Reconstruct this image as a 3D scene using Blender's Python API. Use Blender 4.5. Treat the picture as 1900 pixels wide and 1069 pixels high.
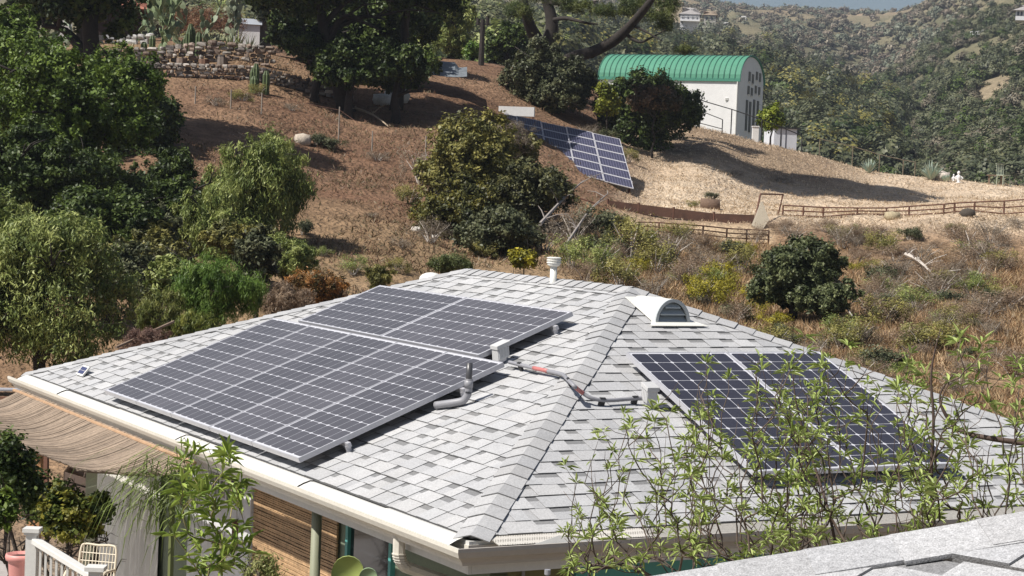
import bpy, math, random
import numpy as np
rng = np.random.default_rng(7)
random.seed(7)
col = bpy.context.scene.collection
scene = bpy.context.scene
for o in list(bpy.data.objects): bpy.data.objects.remove(o)

# ------------------------------------------------------------------ camera, sky, sun
GZ = 4.75                                        # camera height above the house's ground
F, PITCH, ROLL = 3560.25, 0.0463, 0.0411         # focal length in photograph pixels, tilt, roll
fwd = np.array([0, math.cos(PITCH), -math.sin(PITCH)]); _u = np.array([0, math.sin(PITCH), math.cos(PITCH)]); _r = np.array([1., 0, 0])
RT = math.cos(ROLL)*_r + math.sin(ROLL)*_u; UP = -math.sin(ROLL)*_r + math.cos(ROLL)*_u
CAM = np.array([0, 0, GZ])
cd = bpy.data.cameras.new('camera'); cam = bpy.data.objects.new('camera', cd); col.objects.link(cam)
from mathutils import Matrix, Vector
M = Matrix([[RT[0], UP[0], -fwd[0], 0], [RT[1], UP[1], -fwd[1], 0], [RT[2], UP[2], -fwd[2], GZ], [0, 0, 0, 1]])
cam.matrix_world = M
cd.sensor_width = 36; cd.lens = F/1900*36; cd.clip_start = .1; cd.clip_end = 6000
scene.camera = cam
SUN_AZ, SUN_EL = math.radians(-119), math.radians(52)
w = bpy.data.worlds.new('World'); scene.world = w; w.use_nodes = True
nt = w.node_tree; bg = nt.nodes['Background']
sky = nt.nodes.new('ShaderNodeTexSky'); sky.sky_type = 'NISHITA'; sky.sun_disc = False
sky.sun_elevation = SUN_EL; sky.sun_rotation = SUN_AZ; sky.air_density = 1.0; sky.dust_density = 1.6; sky.ozone_density = 1.5
nt.links.new(sky.outputs[0], bg.inputs[0]); bg.inputs[1].default_value = 0.055
sl = bpy.data.lights.new('sun', 'SUN'); sl.energy = 4.9; sl.angle = math.radians(.53); sl.color = (1, .955, .885)
so = bpy.data.objects.new('sun', sl); col.objects.link(so)
sdir = Vector((math.sin(SUN_AZ)*math.cos(SUN_EL), math.cos(SUN_AZ)*math.cos(SUN_EL), math.sin(SUN_EL)))
so.rotation_euler = sdir.to_track_quat('Z', 'Y').to_euler()
scene.view_settings.view_transform = 'Standard'; scene.view_settings.look = 'None'
scene.view_settings.exposure = 0.45; scene.view_settings.gamma = 1
scene.render.engine = 'CYCLES'
scene.cycles.max_bounces = 6; scene.cycles.transparent_max_bounces = 6; scene.cycles.diffuse_bounces = 3

def ray(x, y):
    d = fwd + RT*(x-950)/F - UP*(y-534.5)/F
    return d/math.hypot(d[0], d[1])
def at(x, y, D): return CAM + ray(x, y)*D          # point seen at a pixel, at horizontal distance D
def px(D, n): return n*D/F                          # length of n photograph pixels at distance D

# ------------------------------------------------------------------ mesh helpers
class MB:
    def __init__(s): s.v = []; s.f = []; s.c = []; s.n = 0
    def add(s, V, Fs, c=None):
        V = np.asarray(V, float).reshape(-1, 3); s.v.append(V)
        s.f += [[i+s.n for i in f] for f in Fs]; s.n += len(V)
        s.c.append(np.tile(np.array(c if c is not None else (1, 1, 1)), (len(V), 1)))
        return s
    def frame_box(s, o, x, y, z, c=None):            # o corner, three edge vectors
        o, x, y, z = map(np.asarray, (o, x, y, z))
        V = [o, o+x, o+x+y, o+y, o+z, o+x+z, o+x+y+z, o+y+z]
        Fs = [(0, 3, 2, 1), (4, 5, 6, 7), (0, 1, 5, 4), (1, 2, 6, 5), (2, 3, 7, 6), (3, 0, 4, 7)]
        if np.dot(np.cross(x, y), z) < 0: Fs = [f[::-1] for f in Fs]
        return s.add(V, Fs, c)
    def box(s, cx, cy, cz, sx, sy, sz, rz=0, c=None):
        a = np.array([math.cos(rz), math.sin(rz), 0]); b = np.array([-math.sin(rz), math.cos(rz), 0]); z = np.array([0, 0, 1.])
        o = np.array([cx, cy, cz]) - a*sx/2 - b*sy/2 - z*sz/2
        return s.frame_box(o, a*sx, b*sy, z*sz, c)
    def bar(s, p, q, w_, h_=None, up=(0, 0, 1), c=None):
        p, q, up = map(lambda k: np.asarray(k, float), (p, q, up)); h_ = h_ or w_
        d = q-p; x = np.cross(d, up); 
        if np.linalg.norm(x) < 1e-9: x = np.cross(d, (1, 0, 0))
        x = x/np.linalg.norm(x); y = np.cross(x, d); y /= np.linalg.norm(y)
        return s.frame_box(p-x*w_/2-y*h_/2, x*w_, y*h_, d, c)
    def tube(s, pts, r, seg=8, cap=True, c=None):
        pts = np.asarray(pts, float); n = len(pts)
        r = np.full(n, r) if np.isscalar(r) else np.asarray(r, float)
        T = np.gradient(pts, axis=0); T /= np.linalg.norm(T, axis=1)[:, None]+1e-12
        ref = np.array([0, 0, 1.]) if abs(T[0][2]) < .9 else np.array([1., 0, 0])
        V = []
        for i in range(n):
            x = np.cross(T[i], ref); x /= np.linalg.norm(x)+1e-12; y = np.cross(T[i], x); ref = -y if False else ref
            if i and abs(np.dot(T[i], ref)) > .95: ref = np.array([1., 0, 0]) if abs(T[i][0]) < .9 else np.array([0, 1., 0])
            a = np.arange(seg)*2*math.pi/seg
            V.append(pts[i]+r[i]*(np.cos(a)[:, None]*x+np.sin(a)[:, None]*y))
        Fs = [(i*seg+j, i*seg+(j+1) % seg, (i+1)*seg+(j+1) % seg, (i+1)*seg+j) for i in range(n-1) for j in range(seg)]
        if cap: Fs += [tuple(range(seg))[::-1], tuple((n-1)*seg+j for j in range(seg))]
        return s.add(np.concatenate(V), Fs, c)
    def lathe(s, base, prof, seg=20, c=None, axis=None):
        V = []; 
        for (r, z) in prof:
            a = np.arange(seg)*2*math.pi/seg
            V.append(np.stack([base[0]+r*np.cos(a), base[1]+r*np.sin(a), np.full(seg, base[2]+z)], 1))
        n = len(prof)
        Fs = [(i*seg+j, i*seg+(j+1) % seg, (i+1)*seg+(j+1) % seg, (i+1)*seg+j) for i in range(n-1) for j in range(seg)]
        Fs += [tuple(range(seg))[::-1], tuple((n-1)*seg+j for j in range(seg))]
        return s.add(np.concatenate(V), Fs, c)
    def extrude(s, poly, d, c=None):
        P = np.asarray(poly, float); n = len(P); d = np.asarray(d, float)
        V = np.concatenate([P, P+d])
        return s.add(V, [tuple(range(n))[::-1], tuple(range(n, 2*n))]+[(i, (i+1) % n, n+(i+1) % n, n+i) for i in range(n)], c)

def raw_mesh(name, V, Fv, C=None, size=4, smooth=False):
    me = bpy.data.meshes.new(name); V = np.asarray(V, np.float32)
    Fv = np.asarray(Fv, np.int32); nf = len(Fv)
    me.vertices.add(len(V)); me.vertices.foreach_set('co', V.ravel())
    me.loops.add(nf*size); me.loops.foreach_set('vertex_index', Fv.ravel())
    me.polygons.add(nf); me.polygons.foreach_set('loop_start', np.arange(nf, dtype=np.int32)*size)
    me.polygons.foreach_set('loop_total', np.full(nf, size, np.int32))
    if smooth: me.polygons.foreach_set('use_smooth', np.ones(nf, bool))
    me.update(calc_edges=True)
    if C is not None:
        at_ = me.attributes.new('col', 'FLOAT_COLOR', 'POINT')
        C4 = np.ones((len(V), 4), np.float32); C4[:, :3] = C; at_.data.foreach_set('color', C4.ravel())
    return me
def link(name, me, mat, parent=None, loc=None):
    o = bpy.data.objects.new(name, me); col.objects.link(o)
    if mat is not None and not me.materials: me.materials.append(mat)
    if parent is not None: o.parent = parent
    if loc is not None: o.location = loc
    return o
def obj(name, mb, mat, parent=None, smooth=False, origin=None, bevel=0):
    """one mesh object from an MB in world coordinates; its origin is the parent's (or the given) location"""
    V = np.concatenate(mb.v); C = np.concatenate(mb.c)
    org = np.zeros(3)
    if parent is not None:
        q = parent
        while q is not None: org = org+np.array(q.location); q = q.parent
    loc = None
    if origin is not None and parent is None: org = np.asarray(origin, float); loc = org
    V = V-org
    me = bpy.data.meshes.new(name); me.from_pydata(V.tolist(), [], mb.f)
    if smooth: me.polygons.foreach_set('use_smooth', np.ones(len(me.polygons), bool))
    at_ = me.attributes.new('col', 'FLOAT_COLOR', 'POINT')
    C4 = np.ones((len(V), 4), np.float32); C4[:, :3] = C; at_.data.foreach_set('color', C4.ravel())
    me.update()
    o = link(name, me, mat, parent, loc)
    if bevel:
        m = o.modifiers.new('b', 'BEVEL'); m.width = bevel; m.segments = 2; m.limit_method = 'ANGLE'
    return o
def tag(o, label=None, cat=None, group=None, kind=None):
    if label: o['label'] = label
    if cat: o['category'] = cat
    if group: o['group'] = group
    if kind: o['kind'] = kind
    return o
def thing(name, loc, label, cat, group=None, rz=0):
    o = bpy.data.objects.new(name, None); col.objects.link(o); o.location = Vector(loc); o.rotation_euler = (0, 0, rz)
    o.empty_display_size = .2
    return tag(o, label, cat, group)
def copy_tree(o, parent=None):
    c = o.copy(); col.objects.link(c); c.parent = parent
    for ch in list(o.children): copy_tree(ch, c)
    return c

# ------------------------------------------------------------------ materials
def mat(name, base=(.5, .5, .5), rough=.6, attr=False, noise=None, metal=0, bump=None, coat=0, trans=0, spec=.5, streak=None):
    """noise: (scale, amount) darkens/lightens the base; bump: (scale, strength, distance)"""
    m = bpy.data.materials.new(name); m.use_nodes = True; n = m.node_tree; p = n.nodes['Principled BSDF']
    p.inputs['Roughness'].default_value = rough; p.inputs['Metallic'].default_value = metal
    p.inputs['Coat Weight'].default_value = coat; p.inputs['Specular IOR Level'].default_value = spec
    src = None
    rgb = n.nodes.new('ShaderNodeRGB'); rgb.outputs[0].default_value = (*base, 1); src = rgb.outputs[0]
    if attr:
        a = n.nodes.new('ShaderNodeAttribute'); a.attribute_name = 'col'
        mx = n.nodes.new('ShaderNodeMix'); mx.data_type = 'RGBA'; mx.blend_type = 'MULTIPLY'; mx.inputs[0].default_value = 1
        n.links.new(src, mx.inputs[6]); n.links.new(a.outputs['Color'], mx.inputs[7]); src = mx.outputs[2]
    tc = n.nodes.new('ShaderNodeTexCoord')
    for spec_ in ([noise] if noise and not isinstance(noise[0], tuple) else (noise or [])):
        tx = n.nodes.new('ShaderNodeTexNoise'); tx.inputs['Scale'].default_value = spec_[0]; tx.inputs['Detail'].default_value = 6
        tx.inputs['Roughness'].default_value = .65
        if len(spec_) > 2:
            mp = n.nodes.new('ShaderNodeMapping'); mp.inputs['Scale'].default_value = spec_[2]; n.links.new(tc.outputs['Object'], mp.inputs[0]); n.links.new(mp.outputs[0], tx.inputs[0])
        else: n.links.new(tc.outputs['Object'], tx.inputs[0])
        mr = n.nodes.new('ShaderNodeMapRange'); mr.inputs[1].default_value = .3; mr.inputs[2].default_value = .7
        mr.inputs[3].default_value = 1-spec_[1]; mr.inputs[4].default_value = 1+spec_[1]; n.links.new(tx.outputs[0], mr.inputs[0])
        mx = n.nodes.new('ShaderNodeMix'); mx.data_type = 'RGBA'; mx.blend_type = 'MULTIPLY'; mx.inputs[0].default_value = 1
        n.links.new(src, mx.inputs[6]); n.links.new(mr.outputs[0], mx.inputs[7]); src = mx.outputs[2]
    n.links.new(src, p.inputs['Base Color'])
    if bump:
        tx = n.nodes.new('ShaderNodeTexNoise'); tx.inputs['Scale'].default_value = bump[0]; tx.inputs['Detail'].default_value = 5
        n.links.new(tc.outputs['Object'], tx.inputs[0])
        b = n.nodes.new('ShaderNodeBump'); b.inputs['Strength'].default_value = bump[1]; b.inputs['Distance'].default_value = bump[2]
        n.links.new(tx.outputs[0], b.inputs['Height']); n.links.new(b.outputs[0], p.inputs['Normal'])
    if trans:
        t = n.nodes.new('ShaderNodeBsdfTranslucent'); n.links.new(src, t.inputs[0])
        mi = n.nodes.new('ShaderNodeMixShader'); mi.inputs[0].default_value = trans
        n.links.new(p.outputs[0], mi.inputs[1]); n.links.new(t.outputs[0], mi.inputs[2]); n.links.new(mi.outputs[0], n.nodes['Material Output'].inputs[0])
    return m
M_ = {}
M_['leaf'] = mat('leaf', (1, 1, 1), .5, attr=True, trans=.2, spec=.3)
M_['twig'] = mat('twig', (1, 1, 1), .8, attr=True, noise=(6, .2))
M_['bark'] = mat('bark', (.075, .058, .045), .9, noise=((5, .35), (40, .3)), bump=(30, .6, .03))
M_['darkbark'] = mat('dark_bark', (.028, .022, .018), .9, noise=((5, .35), (40, .3)), bump=(30, .6, .03))
M_['terrain'] = mat('terrain', (1, 1, 1), .95, attr=True, noise=((.35, .14), (1.4, .2), (5, .2), (14, .2)), bump=(5, 1.0, .3), spec=.1)
M_['shingle'] = mat('asphalt_shingle', (1, 1, 1), .9, attr=True, noise=((75, .20), (1.1, .06), (6, .05)), bump=(120, .3, .004), spec=.25)
M_['white'] = mat('white_paint', (.62, .61, .58), .5, noise=((3, .06), (30, .05)))
M_['cream'] = mat('cream_gutter_paint', (.62, .59, .52), .45, noise=((2, .05), (25, .06)))
M_['cream_shaded'] = mat('shaded_gutter_paint', (.42, .385, .345), .5, noise=((2, .06), (25, .05)))  # darker base paints in the shade of the unlit right gutter
M_['alu'] = mat('aluminium', (.50, .50, .53), .42, metal=.3, noise=(8, .05))
M_['backsheet'] = mat('backsheet', (.60, .60, .64), .35, coat=.4)
M_['cell'] = mat('solar_cell', (.030, .028, .038), .4, attr=True, noise=((2, .12), (40, .1)), coat=.4, spec=.5)
M_['cell_skylit'] = mat('skylit_solar_cell', (.076, .072, .080), .45, attr=True, noise=((1.2, .10), (40, .1)), coat=.3, spec=.5)  # left face cells, base lightened to paint in their sky reflection
M_['greypipe'] = mat('grey_conduit', (.25, .25, .27), .45, noise=(12, .1))
M_['dark'] = mat('dark_rubber', (.02, .02, .022), .6)
M_['red'] = mat('red_tape', (.45, .16, .15), .5)
M_['rust'] = mat('rusty_steel', (.12, .055, .035), .85, noise=((9, .35),))
M_['stone'] = mat('field_stone', (1, 1, 1), .9, attr=True, noise=((3, .2), (20, .2)), bump=(14, .5, .03))
M_['wood'] = mat('weathered_wood', (.25, .18, .13), .85, noise=((3, .2), (20, .25, (1, 1, 8))))
# ------------------------------------------------------------------ ground
_cols = {
 -700: [(26,'z',-4.8),(36,'z',-4.3),(60,330),(80,180),(95,110),(110,100),(125,150),(160,'z',3),(260,40),(500,-40),(1300,-250)],
 -300: [(26,'z',-4.9),(36,'z',-4.6),(60,350),(75,215),(85,130),(95,95),(108,90),(122,130),(160,'z',3),(260,60),(500,-20),(1300,-200)],
 0:    [(27,'z',-5.0),(38,'z',-4.2),(50,490),(60,350),(70,235),(80,155),(88,115),(98,85),(110,80),(124,105),(160,'z',3),(260,60),(500,-10),(1300,-150)],
 300:  [(28,'z',-5.2),(36,'z',-4.6),(46,520),(56,385),(66,265),(74,195),(79.4,141),(82,136),(86,112),(92,84),(100,68),(112,80),(150,'z',3),(250,70),(500,0),(1300,-100)],
 450:  [(28,'z',-5.2),(36,'z',-4.6),(46,520),(56,400),(65,290),(73,212),(79.6,150),(82,130),(87,108),(94,92),(103,84),(115,100),(150,'z',2),(240,75),(480,10),(1300,-80)],
 650:  [(29,'z',-5.2),(36,'z',-4.5),(45,535),(55,425),(64,335),(72,262),(80,192),(86,140),(94,112),(102,104),(114,120),(150,'z',1),(230,95),(420,40),(900,-20),(1300,-60)],
 850:  [(30,'z',-5.2),(38,'z',-4.0),(46,545),(56,440),(64,355),(72,280),(80,215),(88,165),(96,125),(103,112),(116,128),(150,'z',0),(230,105),(420,55),(800,10),(1300,-40)],
 1050: [(29,'z',-5.2),(38,'z',-4.2),(46,560),(56,448),(64,385),(72,332),(81,276),(90,225),(98,175),(104,158),(118,175),(150,'z',-2),(240,135),(420,85),(700,35),(1300,-20)],
 1200: [(28,'z',-5.0),(38,'z',-4.0),(46,585),(56,475),(62,437),(66,418),(69,395),(76,366),(85,318),(95,262),(104,216),(109,208),(122,232),(150,215),(185,225),(215,'z',-1),(260,180),(400,120),(600,70),(900,15),(1300,-20)],
 1300: [(27,'z',-5.0),(38,'z',-4.0),(46,600),(56,490),(63,440),(67,420),(70.5,396),(77,372),(88,308),(98,255),(104,236),(116,262),(150,262),(185,272),(215,'z',-2),(260,220),(400,140),(600,80),(850,32),(1300,10)],
 1400: [(26,'z',-4.9),(38,'z',-3.9),(46,610),(57,500),(64,450),(70,412),(76,394),(84,364),(94,310),(101,272),(105,262),(117,285),(150,285),(185,292),(215,'z',-3),(270,245),(400,165),(600,100),(850,50),(1150,34),(1400,80)],
 1500: [(25,'z',-4.9),(36,'z',-3.8),(46,620),(57,510),(66,440),(72,411),(78,394),(87,364),(96,322),(102,294),(105,286),(117,315),(145,'z',-6),(260,275),(400,195),(600,120),(850,60),(1150,32),(1400,80)],
 1600: [(24,'z',-4.8),(35,'z',-3.8),(46,628),(57,520),(66,448),(73,409),(79,393),(88,366),(96,338),(102,318),(106,316),(118,345),(145,'z',-7),(240,320),(380,240),(580,150),(850,70),(1150,34),(1400,70)],
 1690: [(22,'z',-4.8),(34,'z',-3.8),(46,636),(57,528),(67,446),(73,408),(80,392),(88,370),(96,348),(102,331),(106,331),(118,362),(145,'z',-8),(225,335),(320,265),(440,170),(580,95),(780,45),(1150,32),(1400,70)],
 1760: [(21,'z',-4.8),(34,'z',-3.8),(46,640),(57,532),(67,448),(73,407),(80,391),(88,372),(96,352),(102,335),(106,336),(118,368),(140,'z',-8),(210,335),(290,250),(400,150),(520,70),(700,0),(1200,-30),(1400,20)],
 1850: [(20,'z',-4.8),(34,'z',-3.7),(46,645),(57,536),(67,452),(73,406),(80,390),(88,374),(96,357),(101,344),(105,346),(117,380),(140,'z',-8),(195,340),(260,250),(350,145),(460,60),(620,-30),(1300,-150)],
 2000: [(19,'z',-4.8),(34,'z',-3.6),(46,650),(57,540),(67,455),(73,408),(80,392),(90,374),(98,362),(103,357),(116,390),(140,'z',-8),(190,330),(250,225),(340,110),(450,20),(620,-90),(1300,-260)],
 2600: [(19,'z',-4.8),(34,'z',-3.4),(46,660),(57,545),(67,470),(76,420),(90,385),(103,370),(116,410),(140,'z',-8),(180,310),(240,190),(330,60),(450,-60),(1300,-400)],
}
ND, NA = 760, 620
DS = np.exp(np.linspace(math.log(3.), math.log(1400.), ND))
lx = sorted(_cols)
def _az(x): r_ = ray(x, 374+.041*(x-950)); return math.atan2(r_[0], r_[1])
col_az = np.array([_az(x) for x in lx])
prof = []
for x in lx:
    L = [(3., -4.75), (12., -4.75), (18., -4.78)]
    for e in _cols[x]:
        L.append((e[0], e[2]) if e[1] == 'z' else (e[0], ray(x, e[1])[2]*e[0]))
    L = np.array(L); ld = np.log(L[:, 0])
    # monotone-ish cubic (Catmull-Rom with clamped tangents) in log distance
    m = np.gradient(L[:, 1], ld)
    q = np.log(DS); k = np.clip(np.searchsorted(ld, q)-1, 0, len(ld)-2); h = ld[k+1]-ld[k]; t = np.clip((q-ld[k])/h, 0, 1)
    s_ = (L[k+1, 1]-L[k, 1])/h
    m0 = np.clip(m[k], -3*abs(s_)-1e-6, 3*abs(s_)+1e-6); m1 = np.clip(m[k+1], -3*abs(s_)-1e-6, 3*abs(s_)+1e-6)
    prof.append((2*t**3-3*t**2+1)*L[k, 1]+(t**3-2*t**2+t)*h*m0+(-2*t**3+3*t**2)*L[k+1, 1]+(t**3-t**2)*h*m1)
prof = np.array(prof)                       # columns x distances
AZ = np.linspace(-.43, .43, NA)
Z = np.empty((NA, ND))
k = np.clip(np.searchsorted(col_az, AZ)-1, 0, len(col_az)-2)
for i, a_ in enumerate(AZ):
    kk = k[i]; t = min(max((a_-col_az[kk])/(col_az[kk+1]-col_az[kk]), 0), 1)
    p0, p1 = prof[kk], prof[kk+1]; g0 = prof[max(kk-1, 0)]; g1 = prof[min(kk+2, len(col_az)-1)]
    dk = col_az[kk+1]-col_az[kk]
    s0 = (p1-g0)/(col_az[kk+1]-col_az[max(kk-1, 0)])*dk; s1 = (g1-p0)/(col_az[min(kk+2, len(col_az)-1)]-col_az[kk])*dk
    s0 = np.clip(s0, -abs(p1-p0)*3-1e-3, abs(p1-p0)*3+1e-3); s1 = np.clip(s1, -abs(p1-p0)*3-1e-3, abs(p1-p0)*3+1e-3)
    Z[i] = (2*t**3-3*t**2+1)*p0+(t**3-2*t**2+t)*s0+(-2*t**3+3*t**2)*p1+(t**3-t**2)*s1

def vnoise(X, Y, seed=0):
    """smooth lattice noise, 0..1"""
    xi = np.floor(X).astype(np.int64); yi = np.floor(Y).astype(np.int64); xf = X-xi; yf = Y-yi
    def hsh(a, b):
        n_ = (a*374761393+b*668265263+seed*982451653) & 0xffffffff
        n_ = ((n_ ^ (n_ >> 13))*1274126177) & 0xffffffff
        return ((n_ ^ (n_ >> 16)) & 0xffff)/65535.
    u_ = xf*xf*(3-2*xf); v_ = yf*yf*(3-2*yf)
    return (hsh(xi, yi)*(1-u_)+hsh(xi+1, yi)*u_)*(1-v_)+(hsh(xi, yi+1)*(1-u_)+hsh(xi+1, yi+1)*u_)*v_
def fbm(X, Y, o=4, seed=0):
    s_ = 0; a_ = .5
    for i in range(o): s_ = s_+a_*vnoise(X*2**i+17.3*i, Y*2**i+5.1*i, seed+i); a_ /= 2
    return s_/(1-.5**o)
AA, DD = np.meshgrid(AZ, DS, indexing='ij')
X, Y = DD*np.sin(AA), DD*np.cos(AA)
flat = np.clip((DD-24)/14, 0, 1)
Z = Z+flat*((fbm(X/7, Y/7, 3, 3)-.5)*.9+(fbm(X/1.3, Y/1.3, 3, 9)-.5)*.35)*np.clip(1.2-DD/200, .25, 1)
far = np.clip((DD-170)/150, 0, 1)
gul = np.abs(fbm(X/70, Y/70, 4, 21)-.5)*2
Z = Z+far*((gul-.3)*-11*np.clip(DD/500, .4, 1.6)+(fbm(X/18, Y/18, 3, 33)-.5)*5)*(1-.65*np.clip((DD-900)/250, 0, 1))
Z += GZ
def gz(x, y):
    """ground height under a point"""
    D = math.hypot(x, y); a_ = math.atan2(x, y)
    i = (a_-AZ[0])/(AZ[1]-AZ[0]); j = (math.log(D)-math.log(DS[0]))/(math.log(DS[1])-math.log(DS[0]))
    i = min(max(i, 0), NA-1.001); j = min(max(j, 0), ND-1.001); i0, j0 = int(i), int(j); fi, fj = i-i0, j-j0
    return (Z[i0, j0]*(1-fi)+Z[i0+1, j0]*fi)*(1-fj)+(Z[i0, j0+1]*(1-fi)+Z[i0+1, j0+1]*fi)*fj
def hit(x, y, d0=26., d1=1350.):
    """first ground point seen at a pixel beyond distance d0"""
    r_ = ray(x, y); D = d0; 
    while D < d1:
        if gz(r_[0]*D, r_[1]*D) >= GZ+r_[2]*D: break
        D *= 1.004
    return np.array([r_[0]*D, r_[1]*D, gz(r_[0]*D, r_[1]*D)])
def lerp(a_, b_, t): return a_+(b_-a_)*t
def mixc(A, B, t): return A*(1-t[..., None])+B*t[..., None]
PX = 950+F*np.tan(AA)
n1 = fbm(X/5, Y/5, 4, 41); n2 = fbm(X/1.1, Y/1.1, 3, 43); n3 = fbm(X/14, Y/14, 3, 47); n4 = fbm(X/90, Y/90, 4, 51); n5 = fbm(X/25, Y/25, 4, 57)
c3 = lambda *c: np.array(c, float)
dirt = mixc(c3(.17, .098, .062)+0*X[..., None], c3(.245, .155, .098), np.clip(n1*2-.6, 0, 1))
dirt = mixc(dirt, c3(.12, .075, .05), np.clip(n2*3-1.9, 0, .7))
straw = mixc(c3(.50, .385, .275)+0*X[..., None], c3(.62, .50, .37), np.clip(n1*2-.5, 0, 1))
brushg = mixc(c3(.22, .145, .09)+0*X[..., None], c3(.33, .22, .13), np.clip(n1*2.4-.7, 0, 1))
brushg = mixc(brushg, c3(.13, .11, .07), np.clip(n3*3-1.5, 0, .7))
tR = np.clip((PX-1120-25*(n3-.5))/110, 0, 1)
near = mixc(dirt, straw, tR*np.clip((DD-66)/5, 0, 1))
near = mixc(near, brushg, np.clip((PX-850)/300, 0, 1)*(1-np.clip((DD-64)/6, 0, 1)))
near = mixc(near, c3(.31, .225, .13), np.clip(n5*4-2.1, 0, .55)*np.clip((1150-PX)/80, 0, 1))
ledge = np.clip((PX-1130)/25, 0, 1)*np.clip((1440-PX)/25, 0, 1)*np.clip((DD-62.5)/1., 0, 1)*np.clip((68.3-DD)/1., 0, 1)
near = mixc(near, c3(.50, .38, .25), ledge*.85)
painted_shade = np.clip((PX-1150)/60, 0, 1)*np.clip((DD-87)/6, 0, 1)*np.clip((1640-PX)/120, 0, 1)  # soil below the crest darkened to paint in the tree shade
near = mixc(near, c3(.20, .135, .085), painted_shade*.75)
farc = mixc(c3(.12, .12, .07)+0*X[..., None], c3(.20, .175, .11), np.clip(n5*2.6-.9, 0, 1))
farc = mixc(farc, c3(.33, .26, .175), np.clip(n4*4-2.5, 0, 1))
farc = mixc(farc, c3(.32, .235, .16), np.clip((DD-850)/200, 0, 1)*np.clip(n5*3-1., 0, 1))
C = mixc(near, farc, np.clip((DD-118)/25, 0, 1))
house_pad = 1-np.clip((DD-24)/5, 0, 1)
C = mixc(C, c3(.25, .21, .17), house_pad)
idx = np.arange(NA*ND).reshape(NA, ND)
Fq = np.stack([idx[:-1, :-1], idx[:-1, 1:], idx[1:, 1:], idx[1:, :-1]], -1).reshape(-1, 4)
me = raw_mesh('hillside', np.stack([X, Y, Z], -1).reshape(-1, 3), Fq[:, ::-1], C.reshape(-1, 3), smooth=True)
tag(link('hillside', me, M_['terrain']), 'canyon hillside of reddish soil and dry straw grass rising behind the house to far hills', 'hillside', kind='structure')
# the rest of the ground, beyond the two edges of the view and behind the camera, out to the horizon
g = MB(); ring = [(3000*math.cos(t), 3000*math.sin(t), -14) for t in np.linspace(0, 2*math.pi, 49)[:-1]]
g.add(ring, [tuple(range(48))]); g.box(0, -6, -.3, 60, 34, .3)
tag(obj('ground', g, mat('bare_ground', (.2, .16, .12), .95, noise=((.3, .2), (4, .2)))), 'bare dry ground around the house', 'ground', kind='structure')
# ------------------------------------------------------------------ the house with the shingle roof
TH, SL, SR, W1, W2 = .5138, .3905, .3799, 10.8118, 7.0953
HC = np.array([-.2008, 12.5334, GZ-2.2332])
ax = np.array([math.cos(TH), math.sin(TH), 0]); bx = np.array([-math.sin(TH), math.cos(TH), 0]); zx = np.array([0, 0, 1.])
upL = ax*math.cos(SL)+zx*math.sin(SL); upR = bx*math.cos(SR)+zx*math.sin(SR)
nL = -ax*math.sin(SL)+zx*math.cos(SL); nR = -bx*math.sin(SR)+zx*math.cos(SR)
def HP(s, t, z=0): return HC+ax*s+bx*t+zx*z
ridge = W2/2*math.tan(SL); tR_ = ridge/math.tan(SR); vL = W2/2/math.cos(SL); vR = ridge/math.sin(SR); TL = 3.92
def FL(t, v, h=0): return HC+bx*t+upL*v+nL*h          # left face: along the eave from the front corner, up the slope
def FR(s, v, h=0): return HC+ax*s+upR*v+nR*h
house = thing('house', (HC[0], HC[1], 0), 'single-storey house with a pale grey shingle hip roof and cream gutters', 'house')

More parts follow.
